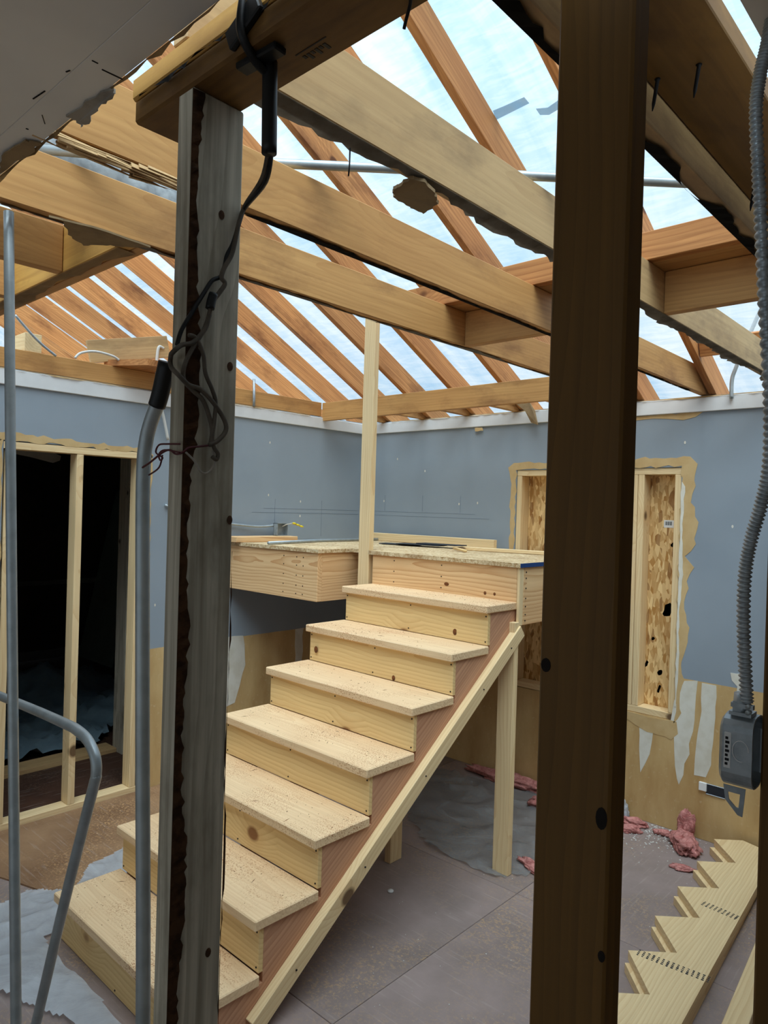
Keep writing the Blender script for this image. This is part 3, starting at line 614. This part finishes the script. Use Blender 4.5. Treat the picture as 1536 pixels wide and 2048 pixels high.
for i in range(260):
    n = rnd.randint(1, 7); x = -rnd.uniform(.03, SW-.03); y = (n-1)*TT+rnd.uniform(.02, .25)**1.0; l = rnd.uniform(.002, .006) if i % 16 else rnd.uniform(.012, .022); w = rnd.uniform(.0008, .002); a = rnd.uniform(0, 3.1)
    d_ = V((math.cos(a), math.sin(a), 0)); q_ = V((-d_.y, d_.x, 0)); c_ = V((x, y, n*RR))
    v_ = [bmc.verts.new(c_-d_*l+V((0, 0, .0002))), bmc.verts.new(c_+q_*w), bmc.verts.new(c_+d_*l+V((0, 0, .0002))), bmc.verts.new(c_-q_*w), bmc.verts.new(c_+V((0, 0, .0016)))]
    for f_ in ((0, 1, 4), (1, 2, 4), (2, 3, 4), (3, 0, 4)): bmc.faces.new([v_[k_] for k_ in f_])
stuff(bm_obj('wood_chip', bmc, M['knot'], FR.copy(), stair))
prof = [(.046, .002)]
for n in range(1, 8):
    prof += [((n-1)*TT+.046, n*RR-TK-.001), (n*TT+.046-(.03 if n == 7 else 0), n*RR-TK-.001)]
ye = 7*TT+.016
prof += [(ye, (ye-.044)*RR/TT-.20), (.315, .002)]
def stringer(x0, mat):
    o = prism('stringer', [FR @ V((x0, a, b)) for a, b in prof], FR.to_3x3() @ V((1, 0, 0)), .038, mat, stair)
    # grain follows the slope
    me = o.data; R = Matrix.Rotation(-math.atan2(RR, TT), 4, 'X') @ Matrix.Identity(4)
    Q = Matrix.Rotation(math.pi/2, 4, 'Z'); T = (Matrix.Rotation(TH, 4, 'Z') @ Matrix.Rotation(math.atan2(RR, TT), 4, 'X') @ Q)
    me.transform(T.inverted()); o.matrix_basis = o.matrix_basis @ T; WM[o] = o.matrix_basis.copy(); return o
stringer(-.050, M['pink']); stringer(-SW/2-.019, M['pink']); stringer(-SW+.014, M['pink'])
# cleat along the stringer
sl = RR/TT; sd = V((0, TT, RR)).normalized(); pu = V((0, -RR, TT)).normalized()
ca = V((.008, .255, .038)); cb = V((.008, 1.82, .038+1.565*sl))
cl = beam('cleat', FR @ ca, FR @ cb, .038, .064, M['pine'], FR.to_3x3() @ pu, stair)
nails('nail_head', [(.028, y, .038+(y-.255)*sl) for y in (.42, .75, 1.1, 1.5, 1.72)], (1, 0, 0), cl, frame=FR)
# landing
LT = 1.526
ld = thing('stair_landing', 'new pine landing platform at the top of the stairs', 'platform', (1.0, -.6, 0))
prism('deck_panel', [(.004, -.006, LT-.022), (2.152, -.006, LT-.022), (2.152, -1.098, LT-.022), (1.122, -1.098, LT-.022), (1.122, -1.045, LT-.022), (.94, -1.045, LT-.022), (.94, -1.325, LT-.022), (.004, -1.325, LT-.022)], (0, 0, 1), .022, M['deck'], ld)
e = board('painted_edge', (2.152, -1.096, LT-.021), (2.1535, -.3, LT-.001), M['blue_paint'], ld, 0)
R0, R1 = LT-.022-.286, LT-.0225
r8 = board('rim_joist', (1.150, -1.087, R0+.10), (2.128, -1.050, R1), M['rim'], ld)
nails('nail_head', [(x, -1.087, z) for x in (1.32, 1.66) for z in (1.36, 1.42, 1.48)], (0, -1, 0), r8)
for (u, v, w, h) in ((970, 1186, .008, .009), (989, 1188, .007, .008), (893, 1168, .016, .010)): knot(r8, u, v, w, h, y=-1.0872)
rr_ = board('rim_joist', (2.107, -1.049, R0), (2.145, -.008, R1), M['rim'], ld)
board('corner_board', (2.129, -1.087, R0), (2.145, -1.050, R1), M['pine'], ld)
nails('nail_head', [(2.146, -1.03, z) for z in (1.24, 1.27, 1.31, 1.35, 1.40, 1.45, 1.48)], (1, 0, 0), rr_)
rl = board('rim_joist', (.003, -1.315, R0), (.928, -1.278, R1), M['rim'], ld)
nails('nail_head', [(x, -1.315, z) for x in (.62, .74, .80) for z in (1.25, 1.30, 1.36, 1.42, 1.47)], (0, -1, 0), rl)
board('rim_joist', (.890, -1.277, R0), (.927, -.05, R1), M['rim'], ld)
board('rim_joist', (.003, -.042, R0), (2.106, -.008, R1), M['pine'], ld)
for x in (.4, 1.35, 1.75): board('floor_joist', (x, -1.04, R0), (x+.038, -.044, R1), M['pine'], ld)
board('leg', (2.060, -1.125, .001), (2.149, -1.088, R0+.02), M['pine'], ld)
board('leg', (1.630, -1.445, .001), (1.668, -1.357, .83), M['pine'], stair)
post = board('newel_stud', (1.031, -1.087, .001), (1.119, -1.049, 2.98), M['pine'], None); tag(post, 'tall new pine stud rising beside the landing to a rafter', 'post')
# things on the landing
l1 = board('lumber_offcut', (.05, -1.36, LT+.001), (.19, -.84, LT+.036), M['rim'], None); tag(l1, 'reddish board lying on the landing by the left wall', 'board')
mb = thing('metal_box', 'open metal electrical box with yellow wire caps on the landing board', 'electrical box', (.1, -.90, LT+.037))
bx0 = V((.1, -.90, LT+.08))
def open_box(name, lo, hi, t, mat, parent, openaxis):
    lo, hi = V(lo), V(hi); L = []
    for ax in range(3):
        for sgn in (0, 1):
            if (ax, sgn) == openaxis: continue
            a, b = lo.copy(), hi.copy()
            if sgn: a[ax] = hi[ax]-t
            else: b[ax] = lo[ax]+t
            L.append((a, b))
    return boxes(name, L, mat, parent)
open_box('box_shell', (.06, -.955, LT+.037), (.105, -.86, LT+.125), .003, M['steel'], mb, (0, 1))
for k in range(3):
    cp = at(585+k*7, 1046+k*3, x=.13); tube('wire_cap', [cp, cp+V((.005, .012, -.002)), cp+V((.008, .03, -.006))], .006, M['yellow'], mb, 8, 0, lambda i: [.004, .007, .004][i])
    tube('wire', [(.085, -.90, LT+.10), (.12, -.87, LT+.12), cp], .002, M['white_wire'], mb, 6, 5)
cbl = tube('grey_cable', [at(560, 1050, x=.05), at(520, 1053, x=.03), at(480, 1050, x=.02), at(440, 1044, x=.02), at(380, 1030, x=.02), at(330, 1010, x=.012)], .008, M['emt'], None, 8, 5); tag(cbl, 'pale grey cable along the left wall into the metal box', 'cable')
l2 = board('lumber_stick', (.20, -.10, LT+.001), (1.33, -.062, LT+.06), M['pine'], None); tag(l2, 'pine stick lying along the back wall on the landing', 'board')
l3 = beam('lumber_stick', V((1.28, -.44, LT+.012)), V((2.03, -.30, LT+.012)), .06, .02, M['pine']); tag(l3, 'thin pine stick lying at the right of the landing', 'board')
pp = tube('pipe', [at(537, 1086, z=LT+.012), at(640, 1081, z=LT+.012), at(755, 1078.5, z=LT+.012)], .0105, M['emt'], None, 10); tag(pp, 'short grey conduit lying across the landing', 'conduit')
for i, (u, v, a, L) in enumerate(((803, 1089, .25, .30), (842, 1092, .15, .34), (882, 1094, .05, .34))):
    c = at(u, v, z=LT+.004)+V((0, 0, .0075*i)); dv = V((math.cos(a), math.sin(a), 0))*L/2; s = beam('flat_shim', c-dv+V((0, 0, .002)), c+dv+V((0, 0, .003)), .11, .006, M['shim']); tag(s, 'flat black plastic strip on the landing, %s from the post' % ords[i], 'strip', 'black strips on the landing')
tl_ = tube('tool_handle', [at(908, 1096, z=LT+.014), at(932, 1102, z=LT+.012)], .008, M['riser'], None, 8); tag(tl_, 'short wooden handle lying on the landing deck', 'tool')
# ================================================================== SPARE STRINGERS
def saw(name, org, ang, z0, teeth, label):
    e1 = V((math.cos(ang), math.sin(ang), 0)); e2 = V((math.sin(ang), -math.cos(ang), 0))    # run, rise
    p = V((org[0], org[1], z0)); pts = [p.copy()]
    for k in range(teeth):
        p = p+e1*.2535; pts.append(p.copy()); p = p+e2*.1885
        pts.append(p.copy())
    p = p+e1*.20; pts.append(p.copy())
    dT = (e1*.2535+e2*.1885).normalized(); nT = V((-dT.y, dT.x, 0))
    inner = pts[1]; base = inner+nT*.130
    # lower edge
    def foot(q): return base+dT*((q-base).dot(dT))
    pts.append(foot(p)); top = pts[0]-e2*.150; q = base+dT*((top-base).dot(dT)); pts += [q+dT*.06, top]
    o = prism(name, pts, (0, 0, 1), .037, M['pine'], None)
    T = Matrix.Rotation(math.atan2(dT.y, dT.x), 4, 'Z'); o.data.transform(T.inverted()); o.matrix_basis = o.matrix_basis @ T; WM[o] = o.matrix_basis.copy()
    tag(o, label, 'stair stringer', 'spare stringers on the floor'); return o, pts, e1, e2, dT, nT
A0 = math.atan2(-.195, .165)
lowst = saw('stair_stringer', (2.775, -.15), A0+.008, .001, 6, 'lower notched stair stringer, under another one on the floor')
topst, pts, e1, e2, dT, nT = saw('stair_stringer', (2.787, -.125), A0, .040, 6, 'upper notched stair stringer with ink stamps lying on the floor')
bb = beam('loose_board', V((3.20, -.55, .019)), V((3.36, -2.4, .019)), .075, .036, M['pine']); tag(bb, 'plain pine board on the floor beside the notched stringers', 'board')
bm = bmesh.new(); rnd = random.Random(3)
for (c0, c1, n) in ((at(1278, 1904, z=.0775), at(1428, 1962, z=.0775), 15), (at(1408, 1806, z=.0775), at(1482, 1838, z=.0775), 9)):
    d = (c1-c0); dn = d.normalized(); q = V((-dn.y, dn.x, 0))
    for i in range(n):
        for k in (-.020, -.009, .002, .013):
            c = c0+d*(i/n)+q*k; w = .013*rnd.uniform(.6, 1); h = .0042*rnd.uniform(.6, 1.1)
            a = dn*(q.y*0+w*.35)+q*0; b = q*h
            bm.faces.new([bm.verts.new(c+V((a.x, a.y, 0))*sx+V((b.x, b.y, 0))*sy) for sx, sy in ((-1, -1), (1, -1), (1, 1), (-1, 1))])
stuff(bm_obj('ink_stamp', bm, M['shim'], Matrix.Identity(4), topst))
# ================================================================== FLOOR CLUTTER
s1 = sheet('plastic_sheet', [(.62, -2.30), (1.08, -2.35), (1.1, -2.90), (1.95, -2.92), (1.95, -3.02), (1.60, -3.03), (1.25, -3.16), (.78, -3.05), (.70, -2.8), (.83, -2.66), (.66, -2.5)], .011, .016, M['film'], .011, 5, (), 2.6)
tag(s1, 'crumpled clear plastic sheet round the foot of the stairs', 'plastic sheet')
s2 = sheet('plastic_sheet', [(.95, -.25), (1.8, -.12), (2.3, -.45), (2.22, -1.0), (2.12, -1.18), (1.7, -1.18), (1.2, -.85)], .003, .03, M['thinfilm'], .03, 8, [], 4)
tag(s2, 'thin clear plastic film on the floor under the landing', 'plastic sheet')
def clump(name, c, sz, seed, label, rot=0, lift=0.0):
    bm = bmesh.new(); bmesh.ops.create_icosphere(bm, subdivisions=4, radius=1)
    for v in bm.verts:
        p = v.co.copy(); n = 1+.42*mnoise.noise(p*1.6+V((seed*7, 0, 0)))+.28*mnoise.noise(p*4+V((0, seed, 0)))+.12*mnoise.noise(p*11+V((seed, 3, 1)))
        v.co = V((p.x*n*sz[0], p.y*n*sz[1], p.z*n*sz[2]))
        v.co.z = max(v.co.z, -sz[2]*.55)
    zmin = min(v.co.z for v in bm.verts)
    o = bm_obj(name, bm, M['insul'], Matrix.Translation((c[0], c[1], lift+.002-zmin)) @ Matrix.Rotation(rot, 4, 'Z'), None, True)
    tag(o, label, 'insulation', 'pink insulation scraps'); return o
def insul(poly_, label, seed, h=.03):
    pass
clump('insulation_scrap', (2.655, -.17), (.06, .13, .045), 1, 'biggest pink insulation scrap, beside the spare stringers', .5)
clump('insulation_scrap', (2.62, -.055), (.045, .030, .10), 2, 'upright tuft of pink insulation against the tan wall', .2)
clump('insulation_scrap', (2.53, -.10), (.07, .028, .016), 3, 'thin pink insulation strip near the wall debris', .3)
clump('insulation_scrap', (2.73, -.42), (.05, .03, .012), 4, 'flat pink insulation scrap alone on the hardboard floor', .3)
clump('insulation_scrap', (2.20, -.97), (.09, .032, .022), 5, 'pink insulation roll at the foot of the landing leg', -.35)
clump('insulation_scrap', (1.50, -.10), (.30, .055, .045), 6, 'long pink insulation strip in the dark under the landing', .02)
clump('insulation_scrap', (1.86, -.27), (.09, .06, .04), 7, 'pink insulation lump behind the landing leg', .5)
clump('insulation_scrap', (2.34, -.10), (.08, .035, .022), 8, 'pink insulation scrap below the boarded window', .2)
clump('insulation_scrap', (2.36, -.21), (.06, .03, .022), 9, 'small pink insulation scrap in front of the boarded window', .5)
bm = bmesh.new(); rnd = random.Random(5)
for i in range(520):
    if i < 380: x = rnd.gauss(2.48, .14); y = -abs(rnd.gauss(0, .17))-.012
    else: x = rnd.uniform(1.9, 3.3); y = rnd.uniform(-2.4, -.05)
    if x > 2.74 and y > -2.3 and i < 380: continue
    s = rnd.uniform(.002, .007) if i < 380 else rnd.uniform(.0015, .004); a = rnd.uniform(0, 6)
    c = V((x, y, .002))
    v = [bm.verts.new(c+V((s*math.cos(a+k*2.1)*rnd.uniform(.6, 1.4), s*math.sin(a+k*2.1), 0))) for k in range(3)]+[bm.verts.new(c+V((0, 0, s*.8)))]
    for f in ((0, 1, 3), (1, 2, 3), (2, 0, 3)): bm.faces.new([v[q] for q in f])
cr = stuff(bm_obj('plaster_crumb', bm, M['grime'], Matrix.Identity(4))); tag(cr, 'white plaster crumbs scattered on the floor by the tan wall', 'debris')
dsc = tube('white_disc', [at(781, 1783, z=.001), at(781, 1783, z=.001)+V((0, 0, .006))], .014, M['white'], None, 12); tag(dsc, 'small round white cap on the floor under the stairs', 'cap')
rag = clump('plastic_wad', (2.24, -.06), (.05, .035, .07), 12, 'x'); rag.data.materials[0] = M['film']; rag['label'] = 'wad of clear plastic against the wall below the window'; rag['category'] = 'plastic scrap'; del rag['group']
# ================================================================== OVERHEAD SERVICES
cd = tube('overhead_conduit', [at(80, 299, z=2.625), at(240, 312, z=2.625), at(560, 327, z=2.625), at(800, 338, z=2.625), at(1060, 352, z=2.625), at(1365, 366, z=2.625), at(1500, 372, z=2.625)], .0115, M['emt'], None, 10); tag(cd, 'long grey conduit crossing diagonally on top of the joists', 'conduit')
dps = [V((1.98, -3.75, 2.70)), V((1.99, -3.4, 2.685)), V((1.99, -3.15, 2.67)), V((1.99, -2.98, 2.66)), V((1.98, -2.84, 2.655))]
dk = tube('flexible_duct', dps, .1, M['duct'], None, 24, 14, lambda i: .088+.010*abs(math.sin(i*.42))); tag(dk, 'grey wrapped flexible duct lying behind the lowest joist', 'duct')
c1 = tube('vertical_conduit', [(2.166, -3.47, 2.457), (2.229, -3.47, 1.768), (2.342, -3.47, .605), (2.40, -3.47, .002)], .0115, M['emt'], None, 12, 8); tag(c1, 'tall straight grey conduit at the left edge reaching the lowest joist', 'conduit')
c2 = thing('bent_top_conduit', 'dark grey conduit beside the weathered post with a bent black-sleeved top', 'conduit', (2.96, -3.49, 0))
tube('pipe', [(2.955, -3.49, .002), (2.922, -3.49, .912), (2.896, -3.49, 1.355), (2.876, -3.49, 1.72), (2.873, -3.49, 1.83), (2.878, -3.49, 1.872), (2.890, -3.49, 1.903), (2.915, -3.49, 1.94)], .0122, M['emt'], c2, 12, 8)
tube('sleeve', [(2.911, -3.49, 1.934), (2.922, -3.49, 1.955), (2.940, -3.49, 2.003)], .0145, M['black'], c2, 12, 4)
c3 = tube('bent_conduit', [(1.90, -3.40, 1.245), (2.195, -3.40, 1.260), (2.40, -3.40, 1.267), (2.455, -3.40, 1.266), (2.505, -3.40, 1.256), (2.540, -3.40, 1.230), (2.547, -3.40, 1.195), (2.532, -3.40, 1.155), (2.415, -3.40, .876), (2.278, -3.40, .527), (2.07, -3.40, .002)], .0115, M['emt'], None, 12, 8); tag(c3, 'grey conduit bent over like a hook at the lower left', 'conduit')
hs = thing('hanging_sleeve', 'black cable sleeve hanging from a clamp under the top plate', 'cable sleeve', (3.205, -3.5, 2.38))
tube('sleeve', [(3.203, -3.5, 2.383), (3.205, -3.5, 2.32), (3.207, -3.5, 2.256)], .0105, M['black'], hs, 14, 4)
beam('clamp', V((3.165, -3.52, 2.378)), V((3.245, -3.515, 2.378)), .022, .010, M['black'], (0, 0, 1), hs); beam('clamp', V((3.17, -3.544, 2.40)), V((3.235, -3.544, 2.43)), .010, .03, M['black'], (0, 0, 1), hs)
tube('cable', [(3.205, -3.548, 2.445), (3.205, -3.551, 2.40), (3.204, -3.53, 2.375), (3.203, -3.505, 2.365)], .006, M['black'], hs, 8, 5)
def onpost(u, v, off=.006): return at(u, v, x=3.074+off)
cable = thing('cable_tangle', 'tangle of old cables hanging down the face of the weathered post', 'cable', (3.08, -3.49, 2.2))
px = lambda L, off=.006: [onpost(260+a/3.413, 380+b/3.413, off) for a, b in L]
start = [V((3.206, -3.5, 2.262)), V((3.16, -3.475, 2.245))]
tube('cable', start+px([(790, 100), (740, 240), (715, 360), (690, 450), (640, 540), (625, 600), (648, 640), (610, 700), (560, 770), (540, 850), (510, 950), (430, 1040), (350, 1060), (290, 1110)], .010)+[at(341, 715, y=-3.55), at(342, 733, y=-3.55)]+px([(330, 1260), (400, 1330), (480, 1360), (560, 1440), (640, 1560), (655, 1640), (600, 1710), (540, 1740)], .010), .0036, M['wire'], cable, 7, 6)
tube('cable', [V((3.209, -3.497, 2.262)), V((3.165, -3.472, 2.240))]+px([(780, 130), (735, 260), (700, 370), (660, 450), (645, 520), (620, 590), (560, 620), (500, 710), (420, 840), (350, 960), (320, 1060)], .006), .0032, M['black'], cable, 7, 6)
tube('cable', px([(545, 850), (500, 960), (440, 1060), (390, 1150), (365, 1230), (370, 1300), (430, 1370), (500, 1440), (545, 1560), (560, 1650), (550, 1730)], .007), .0034, M['wire'], cable, 7, 6)
tube('cable', px([(400, 990), (450, 1010), (500, 1120), (515, 1250), (560, 1360), (585, 1450), (575, 1580), (560, 1700), (575, 1760), (600, 1800), (590, 1840), (560, 1820)], .009), .0032, M['wire'], cable, 7, 6)
tube('cable_splice', px([(570, 710), (555, 760), (545, 810)], .012), .007, M['black'], cable, 8, 3)
tube('wire', px([(560, 1740), (480, 1750), (400, 1760), (360, 1790)], .007)+[at(352, 908, y=-3.545), at(340, 900, y=-3.548), at(325, 905, y=-3.55), at(300, 925, y=-3.55), at(285, 935, y=-3.55)], .0016, M['red_wire'], cable, 6, 6)
tube('wire', [at(360, 888, y=-3.546), at(335, 888, y=-3.548), at(318, 890, y=-3.55), at(312, 905, y=-3.55), at(325, 915, y=-3.55), at(320, 920, y=-3.55), at(318, 908, y=-3.55), at(330, 900, y=-3.55), at(360, 905, y=-3.546)], .0014, M['red_wire'], cable, 6, 6)
tube('wire', [at(325, 910, y=-3.55), at(318, 935, y=-3.55), at(298, 950, y=-3.55)], .0013, M['red_wire'], cable, 6, 6)
tube('wire', px([(380, 1790), (440, 1850), (480, 1920), (530, 1930), (580, 1860), (560, 1780)], .007), .0016, M['greypaper'], cable, 6, 6)
# flexible metal cable and box at the right
BXP = [at(u, v, y=-3.06) for u, v in ((1545, 30), (1534, 90), (1520, 150), (1512, 220), (1516, 330), (1522, 450), (1530, 620), (1540, 800), (1538, 930), (1522, 1010), (1502, 1080), (1490, 1150), (1487, 1240), (1490, 1330), (1494, 1405))]
bp_ = smooth_path(BXP, 36)
fx = tube('flexible_metal_cable', bp_, .007, M['steel'], None, 12, 0, lambda i: (.0080, .0092, .0080, .0060)[i % 4]); tag(fx, 'ribbed flexible metal cable hanging down the right edge', 'cable')
jb = thing('junction_box', 'galvanised junction box with rounded ends on the right stud', 'electrical box', (3.70, -3.06, 1.5))
def dev_box():
    # outline in (side, height) swept in depth; open face turned to +X
    H = .098; Wd = .050; bm = bmesh.new(); prof_ = []
    for (cx_, cz_, a0) in ((.0, H/2, 90), (.0, -H/2, 180)): pass
    c = at(1484, 1497, y=-3.045); yh = .028; r = .021; pr_ = []
    for (sy, sz, a0) in ((1, 1, 0), (-1, 1, 90), (-1, -1, 180), (1, -1, 270)):
        for k in range(5):
            a = math.radians(a0+k*22.5); pr_.append((sy*(yh-r)+r*math.cos(a), sz*(H/2-r)+r*math.sin(a)))
    xs_ = (c.x-.022, c.x-.018, c.x+.020)
    rings = []
    for i, x in enumerate(xs_):
        k = .88 if i == 0 else 1
        rings.append([bm.verts.new((x, c.y+a*k, c.z+b*k)) for a, b in pr_])
    inn = [[bm.verts.new((x, c.y+a*.9, c.z+b*.95)) for a, b in pr_] for x in (xs_[2], xs_[0]+.004)]
    seq = rings+inn
    for A, B in zip(seq, seq[1:]):
        for k in range(20): bm.faces.new((A[k], A[(k+1) % 20], B[(k+1) % 20], B[k]))
    bm.faces.new(seq[0]); bm.faces.new(seq[-1])
    o = bm_obj('box_body', bm, M['steel'], Matrix.Identity(4), jb); return c
jc = dev_box()
boxes('connector', [((jc.x-.012, jc.y-.022, jc.z+.049), (jc.x+.016, jc.y+.004, jc.z+.054)), ((jc.x-.008, jc.y-.020, jc.z+.054), (jc.x+.002, jc.y+.000, jc.z+.068)), ((jc.x-.010, jc.y-.022, jc.z+.060), (jc.x+.018, jc.y-.014, jc.z+.066))], M['steel'], jb)
tube('collar', [V((jc.x, jc.y-.010, jc.z+.052)), V((jc.x, jc.y-.010, jc.z+.058)), V((jc.x+.001, jc.y-.011, jc.z+.078))], .010, M['steel'], jb, 12)
for dz_ in (.056, .064): tube('screw', [V((jc.x+.012, jc.y-.024, jc.z+dz_)), V((jc.x+.012, jc.y-.015, jc.z+dz_))], .0035, M['emt'], jb, 8)
e_ = [(-.015, -.046), (.013, -.046), (.012, -.060), (.010, -.084), (.004, -.083), (-.012, -.066)]
bmx = bmesh.new()
ho = [V((jc.x+a, jc.y-.026, jc.z+b)) for a, b in e_]; hi_ = [V((jc.x-.0015+(a+.0015)*.55, jc.y-.026, jc.z-.063+(b+.063)*.5)) for a, b in e_]
for q in range(6):
    quad = [ho[q], ho[(q+1) % 6], hi_[(q+1) % 6], hi_[q]]; a_ = [bmx.verts.new(w_) for w_ in quad]; b_ = [bmx.verts.new(w_+V((0, .0015, 0))) for w_ in quad]
    bmx.faces.new(a_); bmx.faces.new(b_[::-1])
    for k_ in range(4): bmx.faces.new((a_[k_], a_[(k_+1) % 4], b_[(k_+1) % 4], b_[k_]))
bm_obj('ear', bmx, M['steel'], Matrix.Identity(4), jb)
kr = [V((jc.x+.006+.010*math.cos(q*math.pi/10), jc.y-.0288, jc.z+.004+.014*math.sin(q*math.pi/10))) for q in range(17)]; tube('knockout', kr, .0006, M['trim'], jb, 6)
board('stamped_label', (jc.x-.0148, jc.y-.0292, jc.z-.022), (jc.x-.0062, jc.y-.0275, jc.z+.026), M['trim'], jb, .0004)
stuff(boxes('label_print', [((jc.x-.0132, jc.y-.0296, jc.z-.018+.0058*q), (jc.x-.0132+(.0052 if q % 2 else .0036), jc.y-.0292, jc.z-.0145+.0058*q)) for q in range(7)], M['nail'], jb))
prism('bracket', [V((jc.x+.020, jc.y+.010, jc.z+.03)), V((jc.x+.030, jc.y+.010, jc.z+.03)), V((jc.x+.030, jc.y+.010, jc.z-.03)), V((jc.x+.020, jc.y+.010, jc.z-.03))], (0, 1, 0), .002, M['steel'], jb)
# things on the left wall top
wb = beam('wood_block', V((-.16, -2.575, 2.612)), V((-.01, -2.575, 2.612)), .088, .10, M['pine']); tag(wb, 'pine block end resting on the rim board at the far left', 'block')
pk = thing('plank_ledge', 'old upright plank and shelf piece on the left rim board', 'board', (0, -2.0, 2.562))
beam('upright_plank', V((-.06, -2.25, 2.63)), V((.02, -1.79, 2.735)), .03, .13, M['greyjoist'], (0, 0, 1), pk); prism('shelf_board', [(-.05, -2.16, 2.563), (.20, -2.02, 2.563), (.20, -1.83, 2.563), (-.05, -1.80, 2.563)], (0, 0, 1), .036, M['rafter'], pk)
for i, (o_, lb) in enumerate((([(150, 716), (162, 706), (190, 703), (225, 712), (240, 722)], 'thin white cable loop lying on the left rim board'), ([(30, 630), (60, 665), (85, 690), (112, 712)], 'grey cable running down from the rafters onto the left rim board'), ([(327, 697), (318, 694), (314, 715), (313, 750), (315, 790), (326, 830), (336, 880)], 'white flexible cable hanging from the rim board down the blue wall'))):
    wct = tube('white_cable', [at(u, v, x=.03) for u, v in o_], .007 if i != 2 else .009, M['white_wire'] if i != 1 else M['emt'], None, 8, 5); tag(wct, lb, 'cable')
cb1 = tube('wall_conduit', [at(508, 758, x=.02), at(508, 800, x=.02), at(508, 812, x=.02)], .009, M['steel'], None, 8); tag(cb1, 'short metal cable clamp standing on the left rim near the corner', 'clamp')
vc = tube('wall_conduit', [at(1463, 797, y=-.025), at(1464, 760, y=-.025), at(1472, 735, y=-.025), at(1490, 690, y=-.025), at(1530, 600, y=-.025), at(1560, 540, y=-.025)], .0105, M['emt'], None, 10, 5); tag(vc, 'grey conduit rising from the back wall top at the right', 'conduit')
